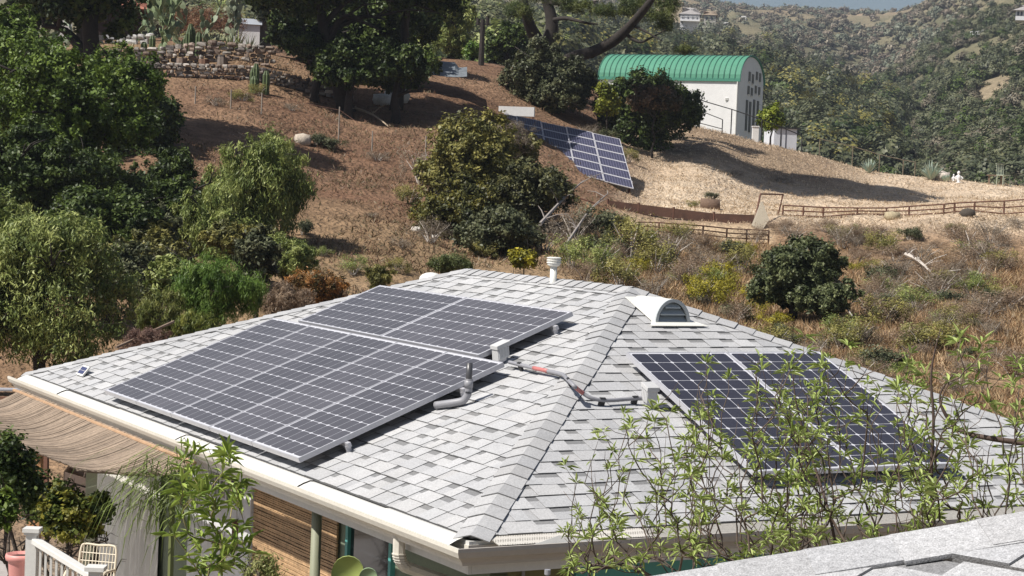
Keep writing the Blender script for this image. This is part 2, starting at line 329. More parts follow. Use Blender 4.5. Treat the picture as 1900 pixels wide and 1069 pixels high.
tones = [(.362, .364, .371), (.376, .376, .382), (.350, .352, .360), (.400, .400, .404), (.384, .382, .384), (.358, .358, .362)]
def shingle_face(P, vmax, lo, hi, seed):
    """courses of laminated shingles as real steps; lo(v), hi(v) bound each course"""
    r = random.Random(seed); mb = MB(); e = .1525; n = int(vmax/e)+1
    for i in range(n):
        v0, v1 = i*e, min((i+1)*e, vmax); 
        if v1-v0 < .01: continue
        a0, a1, b0, b1 = lo(v0), lo(v1), hi(v0), hi(v1)
        wob = lambda u: .0035*math.sin(u*1.7+i*2.1)+.0025*math.sin(u*5.3+i)
        cuts = [a0-.1]; raised = [r.random() < .5]
        while cuts[-1] < b0+.1:
            cuts.append(cuts[-1]+(r.uniform(.10, .30) if raised[-1] else r.uniform(.06, .20))); raised.append(not raised[-1])
        for k in range(len(cuts)-1):
            u0, u1 = cuts[k], cuts[k+1]
            # clip the tab to the face's two slanting edges
            def cl(u, v): return min(max(u, lo(v)), hi(v))
            if cl(u0, v0) == cl(u1, v0) and cl(u0, v1) == cl(u1, v1): continue
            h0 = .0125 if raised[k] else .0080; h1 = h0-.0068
            tn = np.array(r.choice(tones))*r.uniform(.95, 1.05)
            sk = r.uniform(-.006, .006) if raised[k] else 0
            def q(u, v, h): return P(cl(u, v), v+(wob(u) if v > 0 and v < vmax-.01 else 0), h)
            vm = v0+(v1-v0)*.66
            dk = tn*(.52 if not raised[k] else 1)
            hm = h0+(h1-h0)*.66
            if raised[k]:
                V = [q(u0, v0, h0), q(u1, v0, h0), q(u1-sk, v1, h1), q(u0+sk, v1, h1)]; tn = tn*1.06
                mb.add(V, [(0, 1, 2, 3)], tn)
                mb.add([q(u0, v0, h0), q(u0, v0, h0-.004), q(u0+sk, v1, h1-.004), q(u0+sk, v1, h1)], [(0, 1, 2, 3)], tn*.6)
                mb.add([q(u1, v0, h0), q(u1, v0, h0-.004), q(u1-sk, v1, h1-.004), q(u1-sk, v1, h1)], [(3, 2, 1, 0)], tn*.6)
            else:
                light = r.random() < .25
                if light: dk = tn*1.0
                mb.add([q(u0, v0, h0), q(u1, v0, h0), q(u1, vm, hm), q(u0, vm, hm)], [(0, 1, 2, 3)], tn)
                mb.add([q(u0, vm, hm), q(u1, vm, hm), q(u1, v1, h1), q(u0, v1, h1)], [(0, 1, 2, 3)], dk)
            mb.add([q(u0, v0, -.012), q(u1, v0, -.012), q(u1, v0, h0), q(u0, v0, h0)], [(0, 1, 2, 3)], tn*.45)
    return mb
loL = lambda v: v*math.sin(SL)/math.tan(SR); hiL = lambda v: W1-v*TL/vL
loR = lambda v: v*math.sin(SR)/math.tan(SL); hiR = lambda v: W2-v*math.sin(SR)/math.tan(SL)
mbL = shingle_face(lambda u, v, h: FL(u, v, h), vL, loL, hiL, 1)
# flip the left face: FL runs towards the camera's left, so reverse winding for outward normals
mbL.f = [f[::-1] for f in mbL.f]
roof = obj('roof', shingle_face(lambda u, v, h: FR(u, v, h), vR, loR, hiR, 2), M_['shingle'], house)
mb = MB(); mb.v, mb.f, mb.c, mb.n = mbL.v, mbL.f, mbL.c, mbL.n
# the two faces turned away, as one sheet each, with the decking below
A_, B_ = HP(W2/2, tR_, ridge), HP(W2/2, W1-TL, ridge)
mb.add([HP(W2, 0), HP(W2, W1), B_, A_], [(0, 1, 2, 3)], (.35, .345, .34)); mb.add([HP(W2, W1), HP(0, W1), B_], [(0, 1, 2)], (.35, .345, .34))
obj('roof_slope', mb, M_['shingle'], house)
mb = MB()
for i in range(1):
    mb.add([HP(.02, .02, -.03), HP(W2-.02, .02, -.03), HP(W2-.02, W1-.02, -.03), HP(.02, W1-.02, -.03)], [(3, 2, 1, 0)])
obj('soffit', mb, mat('soffit', (.24, .23, .17), .8, noise=(5, .15)), house)
# hip and ridge caps: folded plates, each lapping the one below
def caps(p, q, n1_, n2_, side1, side2, seed, half=.125, step=.172, hb_=.022):
    r = random.Random(seed); mb = MB(); p, q = np.array(p), np.array(q); d = q-p; L = np.linalg.norm(d); d /= L
    n = int(L/step)
    for i in range(n+1):
        l0 = i*step-.02; l1 = min(l0+step+.06, L+.03)
        tn = np.array(r.choice(tones))*r.uniform(.88, 1.04)
        up_ = (n1_+n2_); up_ = up_/np.linalg.norm(up_)
        def row(l, h, wv=0):
            c_ = p+d*l
            return [c_+side1*(half+wv)+n1_*h, c_+side1*.045+n1_*(h+.003), c_+up_*(h+.004), c_+side2*.045+n2_*(h+.003), c_+side2*(half-wv)+n2_*h]
        w_ = r.uniform(-.006, .006); hb = hb_+r.uniform(-.002, .003)
        T0, T1 = row(l0, hb, w_), row(l1, .011, w_); B0, B1 = row(l0, hb-.008, w_), row(l1, .004, w_)
        V = T0+T1+B0+B1; Fs = []
        for j in range(4): Fs += [(j, j+1, 6+j, 5+j), (10+j, 15+j, 16+j, 11+j), (j+1, j, 10+j, 11+j)]
        Fs += [(0, 5, 15, 10), (9, 4, 14, 19)]
        k0 = mb.n; mb.add(V, Fs, tn)
        cc = mb.c[-1]; cc[10:] = tn*.4
    return mb
def perp(n_, d): 
    s_ = np.cross(n_, d); return s_/np.linalg.norm(s_)
front = HP(0, 0)
dh = A_-front; s1 = -perp(nL, dh); s1 = s1 if np.dot(s1, bx) > 0 else -s1; s2 = perp(nR, dh); s2 = s2 if np.dot(s2, ax) > 0 else -s2
mbc = caps(front, A_, nL, nR, s1, s2, 3)
obj('hip_cap', mbc, M_['shingle'], house)
nB = bx*math.sin(SR)+zx*math.cos(SR); nA = ax*math.sin(SL)+zx*math.cos(SL)
dh = A_-HP(W2, 0); s1 = perp(nR, dh); s1 = s1 if np.dot(s1, ax) < 0 else -s1; s2 = perp(nA, dh); s2 = s2 if np.dot(s2, bx) > 0 else -s2
mbc = caps(HP(W2, 0), A_, nR, nA, s1, s2, 4); obj('hip_cap', mbc, M_['shingle'], house)
nBk = bx*math.sin(.37)+zx*math.cos(.37)
dh = B_-HP(0, W1); s1 = perp(nL, dh); s1 = s1 if np.dot(s1, bx) < 0 else -s1; s2 = perp(nBk, dh); s2 = s2 if np.dot(s2, ax) > 0 else -s2
mbc = caps(HP(0, W1), B_, nL, nBk, s1, s2, 5); obj('hip_cap', mbc, M_['shingle'], house)
mbc = caps(A_, B_, nL, nA, -upL/1, -(-ax*math.cos(SL)+zx*math.sin(SL)), 6); obj('ridge_cap', mbc, M_['shingle'], house)

# gutters
def gutter(p, q, out, matn, depth=.115, wid=.15):
    """open K-style trough: inner face, floor, outer face with a lip; p..q along the eave, 'out' horizontal"""
    mb = MB(); p, q, out = map(np.array, (p, q, out))
    prof_ = [(-.005, .0), (-.005, -depth), (wid*.55, -depth), (wid*.62, -depth*.72), (wid*.9, -depth*.45), (wid, -depth*.12), (wid, .012), (wid-.018, .012), (wid-.018, .004),
             (wid-.012, -.004), (wid-.012, -depth*.12), (wid*.85, -depth*.42), (wid*.55, -depth+.012), (.008, -depth+.012), (.008, 0)]
    e_ = (q-p)/np.linalg.norm(q-p); P0 = [p+out*a-e_*a+zx*b for a, b in prof_]; n = len(P0)     # mitred at the front corner
    V = P0+[q+out*a+zx*b for a, b in prof_]
    mb.add(V, [(i, (i+1) % n, n+(i+1) % n, n+i) for i in range(n)])
    return mb
e0 = -.045; gw = .17
gl = obj('gutter', gutter(HP(-.03, -.03, e0), HP(-.03, W1+.12, e0), -ax, 'cream', wid=gw), M_['cream'], house)
# flat guard strips and hangers lying in the left trough
mb = MB(); t = .1; r = random.Random(4)
for (ta, tb, hgt) in [(.02, 1.21, .012), (1.225, 2.555, .002), (2.57, 4.14, .01), (4.155, 5.355, .002), (5.37, 7.375, .008), (7.39, 9.11, .002), (9.125, 10.7, .012)]:
    a0 = HP(-.012, ta, e0+hgt+.02); d_ = bx*(tb-ta)
    V = []; prf = [(0, .012), (.03, .014), (.085, -.004), (.135, -.028), (.15, -.05)]
    for (a, b) in prf: V.append(a0-ax*a+zx*b)
    for (a, b) in prf: V.append(a0-ax*a+zx*b+d_)
    mb.add(V, [(i, i+1, i+6, i+5) for i in range(4)])
    V2 = [v-zx*.004 for v in V]; mb.add(V2, [(i, i+5, i+6, i+1) for i in range(4)])
obj('gutter_guard', mb, M_['white'], gl)
for tt in (1.22, 2.56, 4.15, 5.36, 7.38, 9.12):
    m2 = MB(); c0 = HP(-.03, tt, e0-.004)
    m2.extrude([c0, c0-ax*.135, c0-ax*.05-zx*.07, c0-zx*.085], bx*.012)
    obj('gutter_hanger', m2, M_['white'], gl)
gr_ = obj('gutter', gutter(HP(-.03, -.03, e0), HP(W2+.1, -.03, e0), -bx, 'cream_shaded', wid=gw), M_['cream_shaded'], house)
# perforated guard on the first metre and a half of the right trough, and its bent corner of flashing
gm = mat('perforated_guard', (.55, .53, .49), .5)
nn = gm.node_tree; pr = nn.nodes['Principled BSDF']; vo = nn.nodes.new('ShaderNodeTexVoronoi'); vo.inputs['Scale'].default_value = 62; vo.inputs['Randomness'].default_value = .15
tc_ = nn.nodes.new('ShaderNodeTexCoord'); nn.links.new(tc_.outputs['Object'], vo.inputs['Vector'])
cr = nn.nodes.new('ShaderNodeValToRGB'); cr.color_ramp.elements[0].position = .28; cr.color_ramp.elements[0].color = (.13, .12, .10, 1); cr.color_ramp.elements[1].position = .42; cr.color_ramp.elements[1].color = (.56, .53, .48, 1)
nn.links.new(vo.outputs[0], cr.inputs[0]); nn.links.new(cr.outputs[0], pr.inputs['Base Color'])
mb = MB(); V = [HP(.12, -.005, .0), HP(1.32, -.005, .0), HP(1.32, -.165, -.03), HP(.12, -.165, -.03)]
mb.add(V, [(0, 3, 2, 1)]); mb.add([v-zx*.004 for v in V], [(0, 1, 2, 3)]); obj('gutter_guard', mb, gm, gr_)
mb = MB(); V = [HP(1.34, -.005, -.004), HP(7.0, -.005, -.004), HP(7.0, -.15, -.04), HP(1.34, -.15, -.04)]
mb.add(V, [(0, 3, 2, 1)]); mb.add([v-zx*.004 for v in V], [(0, 1, 2, 3)]); obj('gutter_screen', mb, mat('screen', (.30, .285, .26), .7, noise=(60, .25)), gr_)
mb = MB(); mb.extrude([HP(.38, -.172, -.035), HP(.9, -.172, -.035), HP(.58, -.15, .012)], -bx*.004); obj('bent_flashing', mb, M_['white'], gr_)
# fascia
mb = MB(); mb.box(0, 0, 0, .001, .001, .001)
mb = MB(); mb.frame_box(HP(-.03, -.03, -.24), bx*(W1+.06), ax*.025, zx*.22); mb.frame_box(HP(-.003, -.03, -.24), ax*(W2+.03), bx*.025, zx*.22)
obj('fascia', mb, M_['white'], house)
# walls: inset from the eave
IL, IR = .46, .55
HG = HC[2]-.0
olive = mat('olive_wall_paint', (.165, .155, .065), .8, noise=((3, .08), (40, .08)))
green = mat('sage_wall_paint', (.17, .2, .14), .8, noise=((3, .08), (40, .08)))
mb = MB(); th_ = .14
mb.frame_box(HP(IL, IR, -HC[2]), bx*(W1-2*IR), ax*th_, zx*(HC[2]-.05))
obj('wall', mb, green, house)
mb = MB(); mb.frame_box(HP(IL+.002, IR, -HC[2]), ax*(W2-2*IL), bx*th_, zx*(HC[2]-.05)); obj('wall', mb, olive, house)
mb = MB(); mb.frame_box(HP(W2-IL, IR, -HC[2]), bx*(W1-2*IR), -ax*th_, zx*(HC[2]-.05)); mb.frame_box(HP(IL, W1-IR, -HC[2]), ax*(W2-2*IL), -bx*th_, zx*(HC[2]-.05)); obj('wall', mb, olive, house)
glass = mat('dark_window_glass', (.012, .014, .016), .08, coat=.5)
teal = mat('teal_trim', (.09, .34, .31), .5, noise=(8, .06))
def WL(t, z, d=0): return HP(IL-d, t, z)           # a point on the left wall, d out from it
def framed(parent, P, t0, t1, z0, z1, fm, fw=.05, d=.03, name='window', pane=glass, mull=()):
    """frame with a pane behind it; P(t, z, d)"""
    mb = MB(); zz = zx*(z1-z0)
    out = P(0, 0, 1)-P(0, 0, 0); al = P(1, 0, 0)-P(0, 0, 0)
    mb.frame_box(P(t0, z0, 0), al*fw, out*d, zz); mb.frame_box(P(t1-fw, z0, 0), al*fw, out*d, zz)
    mb.frame_box(P(t0+fw, z0, 0), al*(t1-t0-2*fw), out*d, zx*fw); mb.frame_box(P(t0+fw, z1-fw, 0), al*(t1-t0-2*fw), out*d, zx*fw)
    for (kind, a) in mull:
        if kind == 'v': mb.frame_box(P(a, z0+fw, 0), al*.03, out*d*.8, zx*(z1-z0-2*fw))
        else: mb.frame_box(P(t0+fw, a, 0), al*(t1-t0-2*fw), out*d*.7, zx*.03)
    o = obj(name, mb, fm, parent)
    m2 = MB(); m2.frame_box(P(t0+fw*.5, z0+fw*.5, .003), al*(t1-t0-fw), out*.008, zx*(z1-z0-fw)); obj('pane', m2, pane, o)
    return o
# ------------------------------------------------------------------ under the left eave: curtain, door, bamboo blind, window
cur = mat('curtain', (.62, .60, .55), .8, noise=(4, .06))
mb = MB(); n = 90; V = []
for i in range(n+1):
    t = 10.0-i*(10.0-7.3)/n; d = .045+.028*math.sin(i*1.15)+.012*math.sin(i*.37)
    V += [WL(t, -2.2, d), WL(t, -.12, d*.8)]
mb.add(V, [(2*i, 2*i+2, 2*i+3, 2*i+1) for i in range(n)]); obj('curtain', mb, cur, house, smooth=True)
wframe = mat('white_frame', (.62, .62, .63), .5, noise=(4, .05))
def wallhit(x, y, s_=IL):
    d = ray(x, y); P0 = HP(s_, 0); k = ((P0-CAM)@ax)/(d@ax); P = CAM+d*k-HC; return float(P@bx), float(P[2])
tl, zt = wallhit(398, 868); tr, zb = wallhit(457, 938); tf_, _ = wallhit(478, 905)
door = MB(); door.frame_box(WL(tr-.12, -2.2, 0), bx*(tl-tr+.3), -ax*.045, zx*2.08); dr = obj('door', door, wframe, house)
m2 = MB(); m2.frame_box(WL(tr, zb, .046), bx*(tl-tr), -ax*.004, zx*(-.16-zb)); obj('pane', m2, glass, dr)
m2 = MB()
for k in (.42, .62, .7, .78, .86, .94): m2.frame_box(WL(tr+(tl-tr)*k, zb, .05), bx*(.028 if k < .5 else .016), -ax*.012, zx*(-.16-zb))
for k in range(1, 3): m2.frame_box(WL(tr, zb+(-.16-zb)*k/3, .0525), bx*(tl-tr)*.62, -ax*.012, zx*.028)
obj('muntin', m2, wframe, dr)
m2 = MB(); m2.frame_box(WL(tr+.06, zb-.42, .046), bx*.03, -ax*.05, zx*.28); obj('handle', m2, M_['rust'], dr)
m2 = MB(); m2.frame_box(WL(tf_, -2.2, 0), bx*(tr-.12-tf_), -ax*.06, zx*2.1); obj('door_frame', m2, wframe, house)
m2 = MB(); m2.frame_box(WL(tl+.18, -2.2, 0), bx*.35, -ax*.05, zx*2.1); obj('door_frame', m2, wframe, house)
# bamboo blind hanging on the wall
bm = mat('bamboo_blind_slats', (.30, .19, .10), .8, noise=((2.5, .25), (9, .45, (1, 1, 14))), bump=(30, .5, .01))
B0_, B1_ = wallhit(634, 960)[0], wallhit(479, 905)[0]; mb = MB(); rr = random.Random(9)
z_ = -2.2
while z_ < -.14:
    hgt = rr.uniform(.012, .022); tt = B0_
    while tt < B1_-.02:
        t2 = min(tt+rr.uniform(.3, .9), B1_); c = np.array([1, 1, 1])*rr.uniform(.84, 1.14)
        a = WL(tt, z_+rr.uniform(-.003, .003), .03); b = WL(t2, z_+rr.uniform(-.003, .003), .03)
        mb.bar(a, b, hgt*.8, hgt*.8, c=c); tt = t2
    z_ += hgt
blind_m = mat('bamboo_slat', (.42, .27, .145), .75, attr=True, noise=((3, .2), (18, .3)))
bl = obj('bamboo_blind', mb, blind_m, origin=WL((B0_+B1_)/2, -1.2)); tag(bl, 'tan bamboo roll blind hung flat against the wall below the cream gutter', 'blind')
post_m = mat('post_paint', (.24, .25, .17), .6, noise=(6, .08))
mb = MB(); pt_ = wallhit(588, 960, .1)[0]; mb.tube([HP(.1, pt_, -HC[2]), HP(.1, pt_, -.1)], .042, 10); obj('post', mb, post_m, house, smooth=True)
w0_, w1_ = wallhit(735, 1005)[0], wallhit(650, 972)[0]; framed(house, WL, w0_, w1_, -2.0, -.22, teal, .045, .04)
m2 = MB(); m2.frame_box(WL(.12, -2.2, -.01), bx*.02, -ax*.03, zx*2.1)
# downspout from the left gutter's front end, bending back under the eave
ds = MB(); p0 = HP(-.1, .86, -.14); pts = [p0]
for k in range(1, 9):
    a = k/8*math.radians(72); pts.append(p0+zx*(-.10-.13*math.sin(a))+(ax*.8+bx*.1)*(.14*(1-math.cos(a))))
pe = pts[-1]; pts2 = [pe+(ax*.85+bx*.05)*(k*.16)+zx*(-.05*k) for k in range(1, 5)]
ds.tube([p0+zx*.03, p0-zx*.05]+pts[1:]+pts2, .043, 8)
for k in range(1, 8): 
    q = pts[k]; ds.tube([q+(-zx*.004), q+(zx*.004)], .05, 8)
obj('downspout', ds, M_['cream'], house, smooth=False)
# under the right eave: brown beam, window with teal head, conduit
def WR(s, z, d=0): return HP(s, IR-d, z)
mb = MB(); mb.frame_box(WR(1.0, -.32, 0), ax*4.5, -bx*.16, zx*.10); obj('beam', mb, mat('brown_beam', (.045, .022, .014), .8, noise=(5, .2)), house)
mb = MB(); mb.frame_box(WR(1.13, -.49, 0), ax*3.4, -bx*.05, zx*.13); obj('window_head', mb, teal, house)
mb = MB(); mb.frame_box(WR(1.18, -1.45, 0), ax*3.3, -bx*.04, zx*.955); obj('window_shade', mb, mat('tan_shade', (.38, .26, .17), .8, noise=(3, .08)), house)
mb = MB(); mb.tube([WR(.71, -HC[2], .03), WR(.71, -.06, .03)], .012, 8); obj('conduit', mb, M_['greypipe'], house)

# ------------------------------------------------------------------ solar panels on the roof
def panel(P, U, V_, N, nu, nv, lab, grp, size=(.992, 1.956), name='solar_module', th=.042, cm='cell_skylit'):
    """P lower-left outer corner of the top face; U, V_ unit vectors; nu x nv cells"""
    root = thing(name, P+U*size[0]/2+V_*size[1]/2, lab, 'solar panel', grp)
    ptone = random.uniform(.9, 1.12); sx, sy = size; fw = .011; mb = MB(); B = P-N*th
    mb.frame_box(B, U*sx, V_*fw, N*th); mb.frame_box(B+V_*(sy-fw), U*sx, V_*fw, N*th)
    mb.frame_box(B+V_*fw, U*fw, V_*(sy-2*fw), N*th); mb.frame_box(B+V_*fw+U*(sx-fw), U*fw, V_*(sy-2*fw), N*th)
    obj('frame', mb, M_['alu'], root)
    mb = MB(); mb.frame_box(P+U*fw+V_*fw-N*.009, U*(sx-2*fw), V_*(sy-2*fw), N*.006); sh = obj('glass_sheet', mb, M_['backsheet'], root)
    mu, mv = (sx-nu*.1585)/2, (sy-nv*.1585)/2; mb = MB(); c = .1585; k = .1527; q = .015; g_ = (c-k)/2
    for i in range(nu):
        for j in range(nv):
            o = P+U*(mu+i*c+g_)+V_*(mv+j*c+g_)-N*.0024
            tn = ptone*(1+random.uniform(-.07, .07))
            mb.add([o+U*q, o+U*(k-q), o+U*k+V_*q, o+U*k+V_*(k-q), o+U*(k-q)+V_*k, o+U*q+V_*k, o+V_*(k-q), o+V_*q], [tuple(range(8)) if np.dot(np.cross(U, V_), N) > 0 else tuple(range(8))[::-1]], (tn, tn, tn))
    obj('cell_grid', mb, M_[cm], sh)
    # rails and feet under the frame
    return root
hL, hR = .1357, .1295
uL0, vL0, uU0, vU0, uR0, vR0 = 2.9763, .0056+.015, 3.5477, 2.0042+.012, 2.578, .4637
ordn = ['leftmost', 'second from the left', 'middle', 'second from the right', 'rightmost']
# a slow rotation of the whole left array is taken up panel by panel
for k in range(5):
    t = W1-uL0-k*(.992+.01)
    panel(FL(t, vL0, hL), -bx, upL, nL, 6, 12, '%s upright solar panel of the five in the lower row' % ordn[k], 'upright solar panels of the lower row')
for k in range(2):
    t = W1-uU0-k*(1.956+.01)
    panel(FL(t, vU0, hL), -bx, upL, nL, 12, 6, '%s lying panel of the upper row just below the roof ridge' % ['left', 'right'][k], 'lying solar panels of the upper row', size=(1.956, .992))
for k in range(2):
    panel(FR(uR0+k*1.002, vR0, hR), ax, upR, nR, 6, 12, '%s upright panel on the right roof face behind the green twigs' % ['left', 'right'][k], 'solar panels on the right roof face', cm='cell')
# mounting rails with feet: one thing per array
def rails(lab, lines, N):
    root = thing('mounting_rail', lines[0][0], lab, 'mounting rail')
    mb = MB()
    for (a, b) in lines:
        a, b = np.array(a), np.array(b); mb.bar(a, b, .03, .036, up=N)
        L = np.linalg.norm(b-a); n = max(2, int(L/1.2)); d = (b-a)/L
        for i in range(n+1):
            p = a+d*(L*i/n if 0 < i < n else (.06 if i == 0 else L-.06)); mf = MB(); mf.bar(p-N*.08, p-N*.012, .04, .03, up=d); mf.bar(p-N*.078-d*.05, p-N*.078+d*.05, .05, .006, up=N); obj('foot', mf, M_['alu'], root)
        obj('rail', mb, M_['alu'], root); mb = MB()
rh = hL-.042-.022
rails('metal rails and feet carrying the lower row of roof panels', [(FL(W1-uL0+.0, vL0+v, rh), FL(W1-uL0-5.06, vL0+v, rh)) for v in (.42, 1.52)], nL)
rails('metal rails and feet carrying the upper row of roof panels', [(FL(W1-uU0, vU0+v, rh), FL(W1-uU0-3.97, vU0+v, rh)) for v in (.22, .78)], nL)
rails('metal rails and feet carrying the right roof face panels', [(FR(uR0-.02, vR0+v, rh), FR(uR0+2.04, vR0+v, rh)) for v in (.4, 1.5)], nR)

# ------------------------------------------------------------------ things on the roof
# junction box at the end of the upper row
def jbox(P, X, Y, N, lab, w_=.12, d_=.10, h_=.15):
    r_ = thing('junction_box', P, lab, 'junction box', 'junction boxes on the roof')
    mb = MB(); mb.frame_box(P-X*w_/2-Y*d_/2+N*.03, X*w_, Y*d_, N*h_); obj('box_body', mb, M_['boxgrey'], r_, bevel=.008)
    mb = MB(); mb.frame_box(P-X*(w_/2+.008)-Y*(d_/2+.008)+N*(.03+h_*.8), X*(w_+.016), Y*(d_+.016), N*.035)
    for k in range(4): mb.frame_box(P-X*(w_/2+.004)+Y*(-d_/2+.012+k*d_/4)+N*.04, X*(w_+.008), Y*.008, N*h_*.75)
    obj('lid', mb, M_['boxgrey'], r_, bevel=.003)
    mb = MB(); mb.frame_box(P-X*w_/2*.6-Y*d_/2*.6+N*.005, X*w_*.6, Y*d_*.6, N*.03); obj('base', mb, M_['alu'], r_)
M_['boxgrey'] = mat('box_grey', (.5, .5, .5), .5, noise=(6, .05))
def roofpx(x, y, face, h=.02):
    N, P0 = (nL, HC) if face == 'L' else (nR, HC)
    d = ray(x, y); t = ((P0+N*h-CAM)@N)/(d@N); return CAM+d*t
jb1 = roofpx(930, 672, 'L'); jbox(jb1, bx, upL, (nL*.3+zx*.7), 'grey junction box beside the right end of the upper panel row', .11, .12, .13)
jb2 = roofpx(1203, 752, 'R'); jbox(jb2, ax, upR, (nR*.3+zx*.7), 'grey junction box at the left edge of the right face panels', .10, .09, .13)
# conduit run over the hip
ctrl = [(945, 672, 'L', .07), (990, 683, 'L', .06), (1040, 694, 'L', .06), (1052, 703, 'L', .1), (1065, 716, 'L', .10), (1078, 727, 'R', .09), (1098, 739, 'R', .06), (1125, 743, 'R', .05), (1160, 741, 'R', .05), (1192, 738, 'R', .06)]
P_ = np.array([roofpx(x, y, f, h) for x, y, f, h in ctrl])
def smooth_path(P, n=8):
    P = np.asarray(P); out = []
    for i in range(len(P)-1):
        p0, p1, p2, p3 = P[max(i-1, 0)], P[i], P[i+1], P[min(i+2, len(P)-1)]
        for k in range(n):
            t = k/n; out.append(.5*((2*p1)+(-p0+p2)*t+(2*p0-5*p1+4*p2-p3)*t*t+(-p0+3*p1-3*p2+p3)*t**3))
    return np.array(out+[P[-1]])
cp = smooth_path(P_)
root = thing('conduit_pipe', cp[0], 'grey electrical conduit with red bands crossing the front hip', 'conduit')
mb = MB(); mb.tube(cp, .016, 10); obj('pipe', mb, M_['greypipe'], root, smooth=True)
for (i0, i1) in ((8, 12), (34, 42)):
    mb = MB(); mb.tube(cp[i0:i1+1], .0175, 10); obj('red_band', mb, M_['red'], root, smooth=True)
for i in (4, 26, 54, 68):
    mb = MB(); c_ = cp[i]; N = nL if i < 36 else nR; mb.bar(c_-N*.05, c_+N*.02, .02, .05, up=cp[i+1]-cp[i]); obj('strap', mb, M_['dark'], root)
# plumbing vent with an elbow lying on the shingles
pv = [roofpx(808, 752, 'L', .05), roofpx(838, 748, 'L', .05), roofpx(858, 744, 'L', .05)]
b_ = pv[-1]; pts = [pv[0], pv[1], pv[2], b_+(pv[2]-pv[1])*.3+zx*.02, b_+(pv[2]-pv[1])*.5+zx*.055, b_+(pv[2]-pv[1])*.52+zx*.10, b_+(pv[2]-pv[1])*.52+zx*.13]
root = thing('vent_pipe', b_, 'dark grey plumbing vent pipe bent upright beside the lower panel row', 'vent pipe')
mb = MB(); mb.tube(smooth_path(pts, 4), .031, 12); obj('elbow', mb, M_['greypipe'], root, smooth=True)
mb = MB(); mb.tube([pts[-1]-zx*.04, pts[-1]+zx*.17], .026, 12); obj('upright', mb, mat('charcoal_pipe', (.06, .06, .065), .35), root, smooth=True)
mb = MB(); mb.tube([pts[-1]-zx*.03, pts[-1]+zx*.03], .036, 12); mb.tube([pts[-1]+zx*.032, pts[-1]+zx*.04], .034, 12); obj('collar', mb, M_['greypipe'], root, smooth=True)
# half-round louvred dormer vent on the right face
vp = FR(2.98, 2.62, .02)
c0 = roofpx(1246, 598, 'R', .02)
root = thing('dormer_vent', c0, 'white half-round louvred dormer vent high on the right roof face', 'roof vent')
wv, hv = .182, .205; fy = -bx                     # front faces down the slope, horizontally
vw = mat('vent_white', (.70, .69, .64), .4, noise=(5, .05)); vin = mat('louvre_blue_grey', (.14, .19, .23), .4)
mb = MB(); n = 20
def arch(k, w_, h_): a = math.pi*k/n; return ax*(-math.cos(a)*w_)+zx*(math.sin(a)*h_)
outer = [c0+arch(k, wv, hv) for k in range(n+1)]
back = []                                        # where each arch point's horizontal line meets the roof behind it
for P in outer:
    dd = ((HC-P)@nR)/(bx@nR); back.append(P+bx*max(dd, .001))
V = outer+back; Fs = [(i+1, i, n+1+i, n+2+i) for i in range(n)]
mb.add(V, Fs); obj('hood', mb, vw, root, smooth=True)
mb = MB(); inner = [c0+arch(k, wv-.028, hv-.028) for k in range(n+1)]
fr0 = [p-bx*.022 for p in outer]; fi0 = [p-bx*.022 for p in inner]; V = fr0+fi0+outer+inner
mb.add(V, [(i, i+1, n+2+i, n+1+i) for i in range(n)]+[(i+1, i, 2*(n+1)+i, 2*(n+1)+i+1) for i in range(n)]+[(n+1+i, n+2+i, 3*(n+1)+i+1, 3*(n+1)+i) for i in range(n)])
mb.frame_box(c0-ax*wv-bx*.024-zx*.02, ax*2*wv, bx*.03, zx*.025); obj('frame', mb, mat('vent_frame_grey', (.42, .45, .46), .45), root)
mb = MB(); mb.add([p+bx*.03 for p in inner], [tuple(range(n+1))]); obj('louvre_back', mb, vin, root)
mb = MB()
for zz in (.005, .068, .128):
    ww = (wv-.03)*math.sqrt(max(0, 1-((zz+.03)/(hv-.02))**2)); mb.add([c0-ax*ww-bx*.012+zx*zz, c0+ax*ww-bx*.012+zx*zz, c0+ax*ww+bx*.025+zx*(zz+.045), c0-ax*ww+bx*.025+zx*(zz+.045)], [(0, 1, 2, 3)])
    mb.frame_box(c0-ax*ww-bx*.016+zx*(zz-.006), ax*2*ww, bx*.006, zx*.012)
obj('louvre', mb, mat('vent_slat', (.36, .40, .42), .4), root)
mb = MB(); mb.extrude([c0-ax*.28-upR*.09+nR*.004, c0+ax*.34-upR*.09+nR*.004, c0+ax*.22+upR*.02+nR*.004, c0+ax*.2+upR*.5+nR*.004, c0-ax*.2+upR*.5+nR*.004, c0-ax*.2+upR*.02+nR*.004], nR*.006)
obj('flashing', mb, vw, root)
# round flue with a ribbed cap behind the ridge
fl = at(1027, 506, 18.55); root = thing('flue_pipe', fl, 'white round flue pipe with ribbed cap standing behind the ridge', 'flue')
mb = MB(); mb.tube([fl-zx*.35, fl+zx*.09], .034, 14); obj('pipe', mb, vw, root, smooth=True)
mb = MB(); r_ = [(.045, .075), (.068, .09), (.07, .11), (.078, .112), (.078, .12), (.07, .122), (.07, .14), (.079, .142), (.079, .15), (.07, .152), (.07, .168), (.079, .17), (.079, .176), (.055, .184)]
r_ = [(a*.92, b*.82) for a, b in r_]; mb.lathe(fl, r_, 20); obj('cap', mb, vw, root)
# white dome peeping over the back hip
dm = at(800, 520, 21.0); mb = MB(); mb.lathe(dm, [(.135, -.12), (.135, 0), (.125, .035), (.1, .06), (.06, .078), (.01, .086)], 22)
root = thing('roof_dome', dm, 'white domed roof vent showing above the left hip', 'roof vent'); obj('dome', mb, vw, root, smooth=True)
mb = MB(); mb.lathe(dm-zx*.14, [(.17, 0), (.17, .02), (.14, .05)], 22); obj('base', mb, vw, root)
